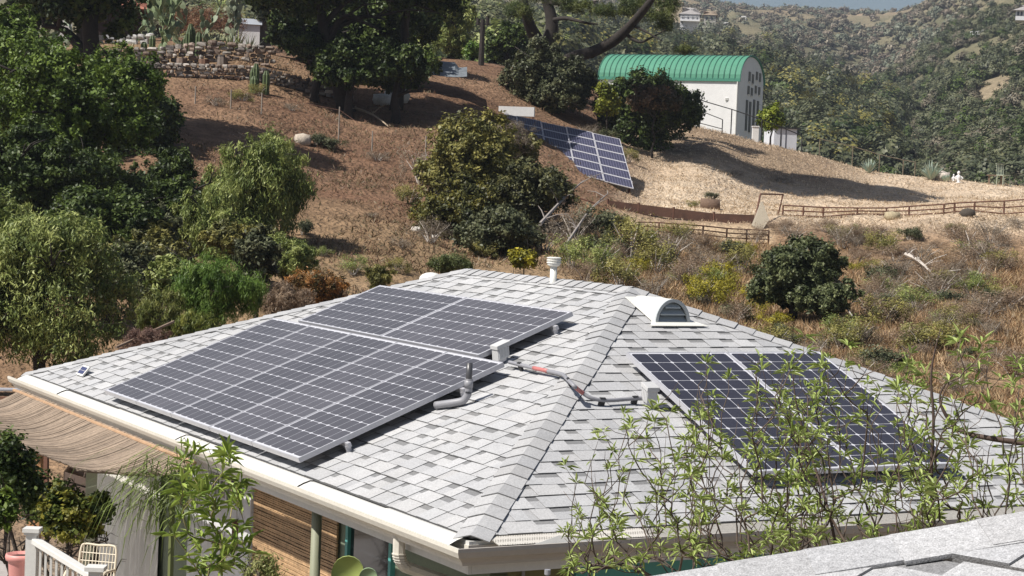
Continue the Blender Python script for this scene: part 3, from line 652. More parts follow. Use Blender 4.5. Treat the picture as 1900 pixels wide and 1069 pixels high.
# tiny solar lamp near the left corner
p0 = roofpx(140, 694, 'L', .03); t_ = bx; U = -bx; Vv = (upL*.75+zx*.55); Vv /= np.linalg.norm(Vv); N = np.cross(U, Vv); N = N if N[2] > 0 else -N
root = thing('solar_lamp', p0, 'small white solar lamp panel tilted up near the left roof corner', 'solar lamp')
mb = MB(); s0 = p0; W_, H_ = .235, .135; mb.frame_box(s0, U*W_, Vv*H_, -N*.02); obj('casing', mb, M_['white'], root, bevel=.004)
mb = MB()
for i in range(5):
    for j in range(2): 
        o_ = s0+U*(.022+i*.039)+Vv*(.022+j*.047)+N*.002; mb.add([o_, o_+U*.035, o_+U*.035+Vv*.043, o_+Vv*.043], [(0, 1, 2, 3)])
obj('cells', mb, mat('blue_cell', (.04, .04, .13), .2, coat=.8), root)
mb = MB(); mb.frame_box(s0+U*.02-N*.021, U*.2, -zx*.03, -N*.03); obj('bracket', mb, M_['dark'], root)
# ------------------------------------------------------------------ plants
def leaf_mesh(P, N, T, L, Wd, C, fold=0):
    """rhombic leaves: P centres, N normals, T axes, L lengths, Wd widths, C colours"""
    S = np.cross(N, T); S /= np.linalg.norm(S, axis=1)[:, None]+1e-9
    n = len(P); L = np.broadcast_to(L, n)[:, None]; Wd = np.broadcast_to(Wd, n)[:, None]
    V = np.stack([P-T*L*.5, P+S*Wd*.5-N*fold*Wd, P+T*L*.5, P-S*Wd*.5-N*fold*Wd], 1).reshape(-1, 3)
    return V, np.arange(4*n).reshape(-1, 4), np.repeat(C, 4, 0)
def rdir(n, r=None):
    v = (r or rng).normal(size=(n, 3)) if r is None else r.normal(size=(n, 3)); return v/np.linalg.norm(v, axis=1)[:, None]
def perp_axis(N, down=0.0, r=None):
    T = rdir(len(N), r); T[:, 2] -= down; T = T-N*np.sum(T*N, 1)[:, None]; return T/(np.linalg.norm(T, axis=1)[:, None]+1e-9)
def crown(c, R, n, leaf, tones, seed, clump=.23, per=120, hollow=.45, droop=0., aspect=.55, lump=.35, upbias=.45, squash=1., twig_t=.0, floor=-.55, jit=.25, soft=0):
    """leaf cloud: lumpy shell of clumps around c with radii R"""
    r = np.random.default_rng(seed); K = max(6, n//per); d = rdir(K, r); d[:, 2] = np.where(d[:, 2] < floor, -d[:, 2]*.5, d[:, 2]); 
    lobes = rdir(7, r); ph = np.max(d@lobes.T, axis=1)
    rad = (1-lump)+lump*1.25*np.clip((ph-.35)/.65, 0, 1)
    q = r.uniform(hollow**2, 1, K)**.5; R = np.asarray(R, float)
    cc = d*(rad*q)[:, None]*R
    kk = r.integers(0, K, n); cs = clump*float(np.mean(R))*r.uniform(.6, 1.35, K)
    off = r.normal(size=(n, 3))*.5; off[:, 2] *= squash; off[:, 2] -= droop*abs(r.normal(size=n))*.8
    P = c+cc[kk]+off*cs[kk][:, None]
    out = (P-c)/R; out /= np.linalg.norm(out, axis=1)[:, None]+1e-9
    N = out*(.7+soft*.6)+rdir(n, r)*(.9-soft*.4); N[:, 2] += upbias; N /= np.linalg.norm(N, axis=1)[:, None]
    T = perp_axis(N, droop*2.2, r)
    tones = np.asarray(tones, float); tk = r.uniform(0, 1, K)**1.0; t = np.clip(tk[kk]+r.normal(size=n)*.16, 0, 1)*(len(tones)-1)
    i0 = np.minimum(t.astype(int), len(tones)-2); f = (t-i0)[:, None]; C = tones[i0]*(1-f)+tones[i0+1]*f
    C *= r.uniform(1-jit, 1+jit, n)[:, None]
    L = leaf*r.uniform(.7, 1.35, n)
    return leaf_mesh(P, N, T, L, L*aspect, C)
def cat(parts):   # join leaf meshes
    V = []; Fs = []; C = []; n = 0
    for v, f, c in parts: V.append(v); Fs.append(f+n); C.append(c); n += len(v)
    return np.concatenate(V), np.concatenate(Fs), np.concatenate(C)
def limbs(mb, base, top, r0, seed, spread, nb=5, c=(1, 1, 1), lean=.12, levels=2):
    """tapered trunk from base towards top with side limbs reaching 'spread'"""
    r = random.Random(seed); base, top = np.array(base, float), np.array(top, float); H = np.linalg.norm(top-base)
    pts = [base+(top-base)*k/6+np.array([r.uniform(-1, 1), r.uniform(-1, 1), 0])*lean*H*.25*math.sin(k/6*math.pi) for k in range(7)]
    mb.tube(pts, [r0*(1.25 if k == 0 else 1-.11*k) for k in range(7)], 8, c=c)
    for i in range(nb):
        k = r.uniform(.35, .95); p = base+(top-base)*k; a = r.uniform(0, 6.28); q = p+np.array([math.cos(a)*spread[0], math.sin(a)*spread[1], r.uniform(.25, .8)*spread[2]])*r.uniform(.55, .95)
        mid = (p+q)/2+np.array([r.uniform(-.1, .1)*H, r.uniform(-.1, .1)*H, r.uniform(0, .12)*H]); rr_ = r0*(1-.7*k)*.75
        path = smooth_path([p, mid, q], 4); mb.tube(path, np.linspace(rr_, rr_*.25, len(path)), 6, c=c)
        if levels > 1:
            for j in range(3):
                b = path[r.randint(3, len(path)-2)]; e = b+(np.array([r.gauss(0, 1), r.gauss(0, 1), abs(r.gauss(.4, .6))]))*H*.12
                mb.tube([b, (b+e)/2+np.array([0, 0, .03*H]), e], [rr_*.4, rr_*.28, rr_*.1], 5, c=c)
TO = {
 'oak': [(0.0223, 0.0372, 0.0099), (0.0496, 0.0769, 0.0174), (0.093, 0.1302, 0.0248)],
 'fresh': [(0.0384, 0.064, 0.0102), (0.0896, 0.1408, 0.0205), (0.16, 0.224, 0.0358)],
 'dull': [(0.048, 0.0576, 0.0288), (0.088, 0.0992, 0.048), (0.152, 0.1568, 0.08)],
 'olive': [(.085, .09, .028), (.18, .17, .05), (.29, .26, .075)],
 'pepper': [(.09, .125, .03), (.20, .24, .065), (.36, .39, .13)],
 'broom': [(0.0525, 0.105, 0.015), (0.105, 0.18, 0.027), (0.165, 0.2475, 0.045)],
 'yellow': [(0.156, 0.144, 0.018), (0.288, 0.252, 0.024), (0.432, 0.372, 0.036)],
 'rusty': [(0.176, 0.088, 0.033), (0.33, 0.165, 0.055), (0.44, 0.275, 0.11)],
 'grey': [(.12, .095, .068), (.20, .16, .115), (.29, .24, .18)],
 'far': [(0.084, 0.1008, 0.0546), (0.147, 0.1638, 0.084), (0.231, 0.231, 0.1155)],
 'farg': [(0.152, 0.1406, 0.0988), (0.228, 0.1995, 0.1368), (0.3135, 0.266, 0.19)],
 'pine': [(0.042, 0.063, 0.021), (0.09, 0.117, 0.033), (0.165, 0.1875, 0.0525)],
 'straw': [(0.299, 0.207, 0.115), (0.437, 0.322, 0.184), (0.552, 0.4255, 0.253)],
 'lilac': [(.15, .105, .07), (.25, .175, .115), (.34, .25, .17)],
}
def tree(name, label, cat_, x, y, D, rx, ry, n, leaf, tone, seed, rz=None, trunk=.18, tx=None, group=None, barkm='darkbark', nb=6, **kw):
    """tree whose crown is centred where a pixel ray meets distance D; rx, ry in photograph pixels"""
    c = at(x, y, D); R = np.array([px(D, rx), px(D, rz or rx)*.95, px(D, ry)]); n = int(n*2.1); leaf = leaf*.68; kw.setdefault('per', 110)
    bx_, by_ = (c[0], c[1]) if tx is None else at(tx, y, D)[:2]
    base = np.array([bx_, by_, gz(bx_, by_)-.15])
    root = thing(name, base+np.array([0, 0, .15]), label, cat_, group)
    tn_ = TO[tone] if isinstance(tone, str) else tone
    if n > 7000:                                  # big crowns grow from several overlapping masses
        rs = np.random.default_rng(seed+5000); m = 15; ps = []; dd = rdir(m, rs); dd[0] *= 0
        sz = rs.uniform(.34, .56, m); sz[0] = .72; wt = sz**2/np.sum(sz**2)
        for k in range(m):
            kk = dict(kw); kk['per'] = max(60, int(kw['per']*.7)); kk['hollow'] = .5; kk['floor'] = -.95; kk['lump'] = .3
            ps.append(crown(c+dd[k]*R*(1.08-sz[k]), R*sz[k]*np.array([1.1, 1.1, rs.uniform(.75, 1.05)]), int(n*wt[k]*1.15), leaf, tn_, seed+17*k, **kk))
        V, Fq, C = cat(ps)
    else: V, Fq, C = crown(c, R, n, leaf, tn_, seed, **kw)
    C = C.clip(0, 1); link('crown', raw_mesh('crown', V-np.array(root.location), Fq, C), M_['leaf'], root)
    mb = MB(); top = c+np.array([0, 0, R[2]*.35]); limbs(mb, base, top, trunk, seed, R*.8, nb=nb); obj('trunk', mb, M_[barkm], root, smooth=True)
    return root
# left edge: evergreens, nearest first
tree('oak_tree', 'dark oak closing the gap between the bright oak and the leaning pepper tree', 'tree', 215, 390, 58, 120, 90, 12000, .17, 'oak', 52, trunk=.2, clump=.2, lump=.4)
tree('oak_tree', 'shaded bush oak under the bright oak at the left', 'tree', 90, 420, 52, 100, 90, 9000, .16, 'oak', 53, trunk=.2, clump=.2, lump=.4)
for _i, (x, y, D, rx, ry, tn, lb) in enumerate([(60, 250, 57, 95, 80, 'fresh', 'bright leafy oak bough mass below the dark evergreens'), (300, 470, 45, 80, 60, 'olive', 'olive toned oak scrub left of the lower pepper tree'), (30, 130, 60, 80, 70, 'fresh', 'sunlit oak top at the left edge under the evergreens'),
        (130, 330, 50, 110, 80, 'oak', 'deep shaded oak in the middle of the left tree mass'), (250, 430, 47, 80, 60, 'dull', 'grey green oak scrub beside the dark hollow'), (200, 500, 42, 90, 60, 'olive', 'olive scrub behind the willowy pepper tree'), (310, 330, 58, 60, 80, 'oak', 'narrow dark oak at the right border of the left trees'), (330, 520, 37, 60, 50, 'pepper', 'feathery green scrub left of the broom bush'), (450, 455, 45, 70, 50, 'olive', 'olive scrub under the leaning pepper tree')]):
    tree('oak_tree' if _i not in (5, 7, 8) else 'scrub_bush', lb, 'tree' if _i not in (5, 7, 8) else 'bush', x, y, D, rx, ry, 9000, .15, tn, 800+_i, trunk=.14, clump=.2, aspect=.4)
tree('shrub', 'shadowy green shrub right behind the broom bushes', 'bush', 250, 510, 40, 90, 60, 8000, .13, 'dull', 54, trunk=.05, clump=.26)
tree('carob_tree', 'high carob canopy above the stone terrace, added to shade the slope', 'tree', 560, -75, 78.5, 190, 100, 22000, .34, 'oak', 55, trunk=.3, clump=.22, lump=.5, tx=655)  # mostly unseen crown, added to throw shade on the slope behind
tree('cypress_tree', 'tall evergreen rising out of the picture at the top left, enlarged to shade the slope', 'tree', 170, -100, 67, 185, 150, 26000, .32, 'oak', 59, trunk=.4, clump=.2, lump=.4)  # crown enlarged out of view so its shadow reaches the slope
tree('carob_tree', 'high carob canopy added over the slope to shade it', 'tree', 770, -70, 80, 150, 95, 20000, .34, 'oak', 56, trunk=.25, clump=.22, lump=.5, tx=745)  # second mostly unseen crown, added as a sun blocker
tree('carob_tree', 'dark carob skirts hanging over the shaded tarp', 'tree', 588, 88, 79, 74, 44, 9000, .22, 'oak', 57, trunk=.2, clump=.24)
tree('carob_tree', 'dark low carob thicket above the pale boulder', 'tree', 738, 118, 77.5, 84, 52, 12000, .22, 'oak', 58, trunk=.2, clump=.24)
tree('oak_tree', 'large bright green oak filling the left edge below the terraces', 'tree', 130, 185, 54, 175, 135, 26000, .17, 'fresh', 11, trunk=.3, clump=.17, lump=.45)
tree('oak_tree', 'dark glossy oak right of the bright oak beside the shaded slope', 'tree', 268, 270, 64, 80, 150, 18000, .19, 'oak', 12, trunk=.25, clump=.18, lump=.4)
tree('oak_tree', 'tall dark oak at the left edge above the feathery pepper tree', 'tree', 35, 330, 50, 110, 110, 14000, .16, 'oak', 13, trunk=.25, clump=.18, lump=.45)
tree('oak_tree', 'deep green oak low in the hollow between both pepper trees', 'tree', 190, 430, 46, 125, 85, 15000, .15, 'oak', 14, trunk=.2, clump=.2, lump=.4)
tree('oak_tree', 'dark oak in the shaded hollow behind the bright broom bush', 'tree', 340, 400, 50, 75, 90, 10000, .15, 'oak', 15, trunk=.18, clump=.2, lump=.4)
tree('oak_tree', 'small dark oak at the top left corner against the terrace', 'tree', 15, 60, 62, 60, 65, 8000, .17, 'fresh', 16, trunk=.2, clump=.2, lump=.4)
tree('pepper_tree', 'feathery pale green pepper tree leaning over the bare slope', 'tree', 480, 345, 51, 108, 118, 19000, .21, 'pepper', 17, trunk=.16, droop=.8, aspect=.22, clump=.24, lump=.45, hollow=.3, tx=432, barkm='darkbark', nb=9)
tree('pepper_tree', 'lower pepper bough mass left of the bare slope', 'tree', 398, 420, 49, 78, 85, 9000, .20, 'pepper', 18, trunk=.1, droop=.8, aspect=.22, clump=.26, lump=.4, hollow=.3)
tree('pepper_tree', 'drooping willowy pepper tree behind the left roof corner', 'tree', 80, 545, 36, 165, 150, 34000, .14, 'pepper', 19, trunk=.16, droop=.6, aspect=.28, clump=.2, lump=.4, hollow=.35)
tree('pepper_tree', 'hanging pepper foliage at the far left edge', 'tree', -25, 440, 38, 85, 140, 13000, .14, 'pepper', 20, trunk=.14, droop=.6, aspect=.28, clump=.22, lump=.4, hollow=.3)
tree('broom_bush', 'vivid green upright broom bush behind the left hip', 'bush', 402, 545, 33, 85, 68, 15000, .13, 'broom', 21, trunk=.05, droop=-.9, aspect=.12, clump=.26, lump=.25, hollow=.2)
tree('broom_bush', 'smaller yellow green broom tuft beside the roof corner pole', 'bush', 300, 590, 32, 50, 50, 6000, .12, [(.06, .08, .015), (.13, .15, .03), (.21, .21, .06)], 22, trunk=.04, droop=-.9, aspect=.12, clump=.3, hollow=.2)
tree('broom_bush', 'low yellow flowering broom tuft directly above the left roof edge', 'bush', 368, 612, 30, 45, 32, 5000, .10, [(.06, .08, .015), (.14, .17, .03), (.24, .24, .05)], 23, trunk=.03, droop=-.9, aspect=.14, clump=.3, hollow=.2)
tree('shrub', 'soft green shrub at the foot of the pepper tree', 'bush', 530, 475, 44, 62, 42, 6000, .14, 'pepper', 24, trunk=.05, droop=.3, aspect=.25, clump=.28)
tree('shrub', 'dark shrub between the broom and the orange dodder bush', 'bush', 478, 480, 42, 45, 60, 5000, .13, 'dull', 25, trunk=.05, clump=.28)
tree('dodder_bush', 'orange brown dodder covered bush above the solar roof', 'bush', 590, 528, 40, 58, 38, 8000, .10, [(.05, .055, .02), (.20, .10, .03), (.42, .20, .06)], 26, trunk=.04, aspect=.3, clump=.3)
tree('dodder_bush', 'grey brown twiggy bush left of the orange bush', 'bush', 520, 560, 36, 60, 36, 7000, .10, 'lilac', 27, trunk=.04, aspect=.15, clump=.3)
tree('dodder_bush', 'reddish dry twigs piled behind the left hip', 'bush', 275, 640, 28, 60, 32, 6000, .08, [(.07, .04, .03), (.16, .09, .07), (.22, .14, .10)], 28, trunk=.03, aspect=.12, clump=.3)
tree('shrub', 'upright green shrub on the bare slope above the upper panels', 'bush', 702, 512, 38, 30, 34, 3500, .10, 'olive', 29, trunk=.03, clump=.3, droop=-.4, aspect=.25)
tree('shrub', 'low green shrub just behind the ridge end', 'bush', 840, 490, 38, 48, 20, 4000, .10, [(.05, .07, .02), (.10, .12, .04), (.16, .17, .06)], 30, trunk=.03, clump=.3, aspect=.2, droop=-.4)
tree('yellow_bush', 'bright yellow flowering bush left of the round flue', 'bush', 972, 482, 40, 26, 22, 3000, .10, [(.09, .10, .015), (.26, .23, .02), (.45, .38, .03)], 31, trunk=.03, clump=.3)
# middle of the slope
tree('laurel_sumac', 'tall olive green sumac hiding the left end of the hillside panels', 'tree', 868, 300, 60, 100, 118, 24000, .17, 'olive', 32, trunk=.15, clump=.2, lump=.5, hollow=.3)
tree('laurel_sumac', 'yellowish sumac growing at the foot of the tall sumac', 'tree', 850, 390, 57, 88, 70, 13000, .16, [(.045, .05, .015), (.10, .10, .025), (.20, .17, .03)], 33, trunk=.1, clump=.24, lump=.4)
tree('laurel_sumac', 'dark green sumac below the hillside solar panels', 'tree', 980, 375, 58, 88, 88, 17000, .16, [(.04, .045, .02), (.09, .095, .038), (.17, .16, .06)], 34, trunk=.12, clump=.22, lump=.5)
tree('laurel_sumac', 'dark lower sumac behind the roof ridge', 'tree', 925, 430, 54, 85, 48, 10000, .15, 'dull', 35, trunk=.08, clump=.24)
tree('laurel_sumac', 'leafy sumac top overlapping the left end of the hillside panels', 'tree', 945, 285, 64, 58, 62, 9000, .17, 'olive', 134, trunk=.08, clump=.22, lump=.5)
tree('shrub', 'sparse grey leafless shrub in front of the hillside panels', 'bush', 955, 255, 63, 38, 50, 3500, .14, 'grey', 36, trunk=.06, aspect=.1, clump=.3, hollow=.1, barkm='bark')
tree('oak_tree', 'round oak on the crest above the hillside solar panels', 'tree', 1012, 152, 92, 84, 86, 19000, .24, 'dull', 37, trunk=.25, clump=.19, lump=.45)
tree('oak_tree', 'broad dark oak in front of the green roofed building', 'tree', 1205, 218, 93, 98, 92, 24000, .24, 'oak', 38, trunk=.25, clump=.19, lump=.4)
tree('oak_tree', 'yellow green sapling at the left side of the broad dark oak', 'tree', 1128, 190, 90, 20, 42, 2600, .2, [(.08, .11, .015), (.17, .2, .02), (.3, .3, .05)], 39, trunk=.06, clump=.3)
tree('dodder_bush', 'brownish dry bush in front of the broad dark oak', 'bush', 1215, 185, 90.5, 50, 28, 4500, .2, [(.05, .05, .025), (.11, .08, .045), (.19, .12, .07)], 40, trunk=.06, clump=.3)
tree('oak_bush', 'solitary dark green oak bush on the dry brushy slope', 'bush', 1476, 505, 48, 92, 72, 18000, .13, [(.04, .052, .022), (.095, .115, .048), (.18, .20, .09)], 41, trunk=.14, clump=.18, lump=.5, floor=-.8)
tree('oak_bush', 'dark sprawling right flank of the oak bush reaching down the dry slope', 'bush', 1528, 545, 47.3, 66, 44, 9000, .13, [(.04, .052, .022), (.095, .115, .048), (.18, .20, .09)], 141, trunk=.08, clump=.2, lump=.5)
# upper left: evergreens on the terrace
tree('cypress_tree', 'dark evergreen with a thick trunk at the top left', 'tree', 62, -5, 88, 58, 66, 9000, .28, 'oak', 42, trunk=.35, clump=.22)
tree('cypress_tree', 'black shaded evergreen left of the red tiled house', 'tree', 158, -8, 88, 34, 62, 6000, .28, 'oak', 43, trunk=.5, clump=.25)
tree('carob_tree', 'dense dark carob tree hanging over the stone terrace', 'tree', 568, 38, 88, 72, 70, 15000, .26, 'oak', 44, trunk=.4, clump=.19, lump=.5)
tree('carob_tree', 'wide dark carob tree casting shade over the slope', 'tree', 690, 60, 86, 95, 85, 22000, .26, 'oak', 45, trunk=.4, clump=.18, lump=.5)
tree('carob_tree', 'tall dark carob tree at the top edge right of the wide one', 'tree', 765, 25, 92, 60, 70, 11000, .26, 'oak', 46, trunk=.3, clump=.2, lump=.5)
tree('carob_tree', 'bushy carob skirt reaching down to the stone wall', 'tree', 650, 118, 77, 66, 52, 10000, .24, 'oak', 60, trunk=.2, clump=.24)
tree('pepper_tree', 'sunlit pale green tree behind the dark carobs', 'tree', 840, 50, 105, 55, 60, 9000, .28, 'pepper', 47, trunk=.25, clump=.24, droop=.5, aspect=.3)
tree('oak_tree', 'deep green tree between the power pole and the forked pine', 'tree', 940, 85, 112, 42, 48, 6000, .3, 'oak', 48, trunk=.2, clump=.25)
tree('shrub', 'light green shrub beside the power pole', 'bush', 878, 98, 104, 20, 18, 2000, .22, 'broom', 49, trunk=.08, clump=.3)
tree('eucalyptus', 'thin upright tree behind the cactus garden', 'tree', 488, 20, 100, 18, 42, 1500, .25, 'dull', 50, trunk=.5, clump=.3, barkm='bark')
tree('creeper_bush', 'yellow green creeper beside the white building corner', 'bush', 1432, 222, 106, 22, 28, 3000, .24, [(.06, .09, .012), (.16, .2, .02), (.28, .32, .04)], 51, trunk=.06, clump=.3)

# ---- brush on the slopes: a few kinds, copied with their parts
def bush_proto(name, tone, n, leaf, seed, R=(1., 1., .75), **kw):
    root = thing(name, (0, 0, 0), 'x', 'bush'); V, Fq, C = crown(np.array([0, 0, R[2]*.75]), R, n, leaf, TO[tone] if isinstance(tone, str) else tone, seed, **kw)
    link('foliage', raw_mesh('foliage', V, Fq, C.clip(0, 1)), M_['leaf'], root)
    mb = MB(); r = random.Random(seed)
    for k in range(9):
        a = r.uniform(0, 6.28); e = np.array([math.cos(a)*R[0]*r.uniform(.3, .9), math.sin(a)*R[1]*r.uniform(.3, .9), R[2]*r.uniform(.7, 1.5)])
        mb.tube([(0, 0, -.1), e*.5+np.array([0, 0, .1]), e], [.03, .02, .006], 5, c=(.5, .45, .4))
    obj('stems', mb, M_['twig'], root); return root
protos = {}
for nm, tn, kw in [('sagebrush', 'grey', dict(aspect=.14, hollow=.1, clump=.3)), ('coyote_bush', 'olive', dict(aspect=.3, clump=.28)), ('mustard_bush', 'yellow', dict(aspect=.35, clump=.3)),
                   ('buckwheat', 'lilac', dict(aspect=.16, hollow=.1, clump=.3)), ('toyon_bush', 'dull', dict(aspect=.5, clump=.26)), ('green_bush', 'pepper', dict(aspect=.25, clump=.28))]:
    protos[nm] = [bush_proto(nm, tn, 2600, .105, 100+len(protos), **kw)]
spots = [  # kind, pixel, radius in pixels, squash
 ('toyon_bush',1110,440,42,1),('sagebrush',1065,440,40,1),('coyote_bush',1170,470,48,1),('green_bush',1105,490,40,.9),('coyote_bush',1215,500,42,.9),('sagebrush',1240,470,46,.8),
 ('mustard_bush',1300,545,30,1),('mustard_bush',1330,520,30,1),('green_bush',1200,455,30,.9),('mustard_bush',1180,500,22,.9),('mustard_bush',1395,555,24,.9),('mustard_bush',1320,560,34,1),('mustard_bush',1345,535,26,.9),('buckwheat',1275,520,40,.8),('coyote_bush',1375,500,36,.9),('mustard_bush',1410,575,22,.8),('mustard_bush',1432,600,30,.7),
 ('buckwheat',1360,590,34,.8),('coyote_bush',1150,520,42,.8),('sagebrush',1210,545,40,.8),('green_bush',1060,490,34,1),('mustard_bush',1060,470,18,.9),('coyote_bush',1265,440,30,.7),('buckwheat',1310,455,34,.7),
 ('mustard_bush',1375,465,22,.8),('buckwheat',1400,445,30,.8),('sagebrush',1335,500,36,.8),('toyon_bush',1140,420,26,.8),('coyote_bush',1590,625,42,.7),('green_bush',1700,560,40,.6),('coyote_bush',1640,590,46,.7),
 ('coyote_bush',1560,640,36,.8),('buckwheat',1680,630,46,.6),('sagebrush',1560,450,34,.8),('green_bush',1585,440,20,.8),('buckwheat',1530,420,30,.6),('mustard_bush',1580,500,18,.7),('coyote_bush',1720,640,50,.6),
 ('sagebrush',1740,530,50,.6),('buckwheat',1800,470,54,.5),('buckwheat',1660,470,44,.5),('coyote_bush',1620,500,26,.6),('green_bush',1640,535,30,.6),('sagebrush',1710,470,34,.6),('buckwheat',1860,560,60,.5),
 ('sagebrush',1500,660,50,.7),('coyote_bush',1430,640,44,.7),('buckwheat',1590,690,50,.6),('toyon_bush',1640,680,44,.7),('sagebrush',1660,730,50,.6),('coyote_bush',1780,600,34,.6),('buckwheat',1880,680,56,.6),
 ('sagebrush',1780,720,50,.6),('buckwheat',1450,420,26,.6),('sagebrush',1470,440,30,.7),('buckwheat',1620,430,34,.5),('sagebrush',1890,415,30,.5),('green_bush',1770,425,20,.5),
 ('green_bush',655,505,26,.8),('coyote_bush',735,500,22,.8),('sagebrush',780,330,40,1),('sagebrush',800,440,36,.8),('coyote_bush',760,370,26,.8),('green_bush',600,470,18,.6),('sagebrush',745,455,20,.6),
 ('coyote_bush',450,180,22,.6),('coyote_bush',480,172,18,.7),('sagebrush',400,190,18,.6),('toyon_bush',620,270,24,.6),('sagebrush',700,290,24,.5),('toyon_bush',585,262,22,.6),('sagebrush',540,200,20,.5),
 ('coyote_bush',1165,295,20,.8),('toyon_bush',1120,255,26,.6),('sagebrush',1090,250,24,.7),('coyote_bush',1285,380,14,.5),('toyon_bush',1320,365,14,.6),('sagebrush',1360,320,22,.4),('sagebrush',1450,330,24,.4),
 ('coyote_bush',900,470,26,.7),('sagebrush',1010,455,40,.8),('sagebrush',880,450,30,.8),('toyon_bush',560,430,22,.8),('sagebrush',690,400,14,.5)]
ktxt = {'sagebrush': 'grey sagebrush', 'coyote_bush': 'olive coyote brush', 'mustard_bush': 'yellow flowering bush', 'buckwheat': 'brown buckwheat', 'toyon_bush': 'dark green bush', 'green_bush': 'pale green bush'}
def where(x, y, rp):
    sz = 'small' if rp < 24 else ('middling' if rp < 34 else 'large')
    if x < 560 and y < 230: return sz, 'on the soil under the stone terrace wall, %s' % ('near the small column cactus' if x > 440 else 'nearer the dark oak')
    if x < 850: return sz, 'on the bare reddish slope %s' % ('near the cream boulder' if y < 300 else ('high beside the sumacs' if y < 400 else ('close behind the ridge' if x > 690 else 'above the orange dodder bush')))
    if y < 400 and x < 1300 and x > 1050: return sz, 'between the oaks above the hillside panels'
    if 1280 < x < 1500 and y < 400: return sz, 'on the straw slope below the white building %s' % ('near the fence' if y > 350 else 'higher up')
    if x < 1060: return sz, 'below the sumacs behind the ridge'
    col_ = 'above the ridge cap end' if x < 1180 else ('above the dormer vent' if x < 1290 else ('left of the oak bush' if x < 1420 else ('beside the oak bush' if x < 1560 else ('above the right roof panels' if x < 1680 else ('upslope of the bleached branch' if x < 1790 else 'at the right edge')))))
    row_ = 'right under the pipe fence' if y < 455 else ('high on the brushy slope' if y < 510 else ('halfway down the brushy slope' if y < 575 else ('low on the brushy slope' if y < 640 else 'just behind the right roof hip')))
    return sz, row_+' '+col_
r = random.Random(5)
extra = []; used_ = set((ktxt[k_],)+where(x_, y_, r_) for k_, x_, y_, r_, s_ in spots)
for k in range(270):
    x = r.uniform(1080, 1900); y = r.uniform(430, 700)
    if y > 520 and x < 1190+(y-520)*2.2: continue
    if (x-1480)**2/110**2+(y-510)**2/90**2 < 1: continue
    for _try in range(12):                        # keep every bush tellable from its neighbours
        e_ = (r.choice(['sagebrush', 'buckwheat', 'buckwheat', 'coyote_bush', 'sagebrush', 'toyon_bush', 'green_bush', 'buckwheat']), x, y, r.uniform(15, 38), r.uniform(.5, .9))
        if x > 1560 and e_[0] in ('green_bush', 'mustard_bush', 'toyon_bush', 'coyote_bush') and r.random() < .75: continue
        if y < 458 and x < 1440: break
        lb_ = (ktxt[e_[0]],)+where(x, y, e_[3])
        if lb_ not in used_: used_.add(lb_); extra.append(e_); break
cnt = {}
for (kd, x, y, rp, sq) in spots+extra:
    p = hit(x, y+rp*.35, 30.); D = math.hypot(p[0], p[1]); s_ = px(D, rp)*1.3
    o = protos[kd][0]
    if cnt.get(kd): o = copy_tree(o)
    cnt[kd] = cnt.get(kd, 0)+1
    o.location = (p[0], p[1], p[2]-.1*s_); o.scale = (s_, s_, s_*sq*1.1); o.rotation_euler = (0, 0, r.uniform(0, 6.28))
    sz_, wh_ = where(x, y, rp); o['label'] = ' '.join(('%s %s %s' % (sz_, ktxt[kd], wh_)).split()[:16]); o['group'] = o['label']
# bushes that would still read the same are told apart from left to right
same = {}
for o in list(col.objects):
    if o.get('category') == 'bush' and o.get('group') and o.get('group') == o.get('label'): same.setdefault(o['label'], []).append(o)
for lb_, os_ in same.items():
    if 1 < len(os_) < 5:
        os_.sort(key=lambda o: o.location.x/o.location.y)
        for o, w_ in zip(os_, {2: ['left of two', 'right of two'], 3: ['left of three', 'middle of three', 'right of three'], 4: ['leftmost of four', 'second of four', 'third of four', 'rightmost of four']}[len(os_)]): o['label'] = w_+': '+' '.join(lb_.split()[:13])
# ---- dry grass and stubble: nobody could count it
def tufts(name, label, n, region, hgt, tones, seed, wid=.018, lean=.5, kmax=4, dens=None):
    r = np.random.default_rng(seed); P = []
    xs = r.uniform(region[0], region[1], n*3); Ds = np.exp(r.uniform(math.log(region[2]), math.log(region[3]), n*3))
    for x, D in zip(xs, Ds):
        a = math.atan((x-950)/F); X_, Y_ = math.sin(a)*D, math.cos(a)*D
        if fbm(np.array([X_/3.1]), np.array([Y_/3.1]), 3, seed)[0] < (dens or .42): continue
        P.append((X_, Y_, gz(X_, Y_)))
        if len(P) >= n: break
    P = np.array(P); P = np.repeat(P, kmax, 0)+r.normal(size=(len(P)*kmax, 3))*[.12, .12, 0]; m = len(P)
    T = r.normal(size=(m, 3))*lean; T[:, 2] = 1; T /= np.linalg.norm(T, axis=1)[:, None]
    N = perp_axis(T, 0, r); tones = np.asarray(tones); C = tones[r.integers(0, len(tones), m)]*r.uniform(.75, 1.25, (m, 1)); L = hgt*r.uniform(.5, 1.4, m)
    V, Fq, C = leaf_mesh(P+T*L[:, None]*.45, N, T, L, wid, C)
    tag(link(name, raw_mesh(name, V, Fq, C.clip(0, 1)), M_['leaf']), label, name.replace('_', ' '), kind='stuff')
tufts('dry_grass', 'rusty tan dry grass covering the right slope below the pipe fence', 26000, (1080, 2050, 30, 64), .28, [(.40, .28, .15), (.48, .35, .20), (.34, .21, .11), (.38, .23, .12), (.28, .19, .11), (.24, .18, .11)], 61, .022, .8, kmax=5, dens=.36)
tufts('stubble', 'short pale stubble on the straw coloured terrace above the fence', 9000, (1150, 2050, 68, 106), .13, [(.42, .32, .21), (.54, .42, .29), (.62, .5, .36)], 62, .03, .9, dens=.3)
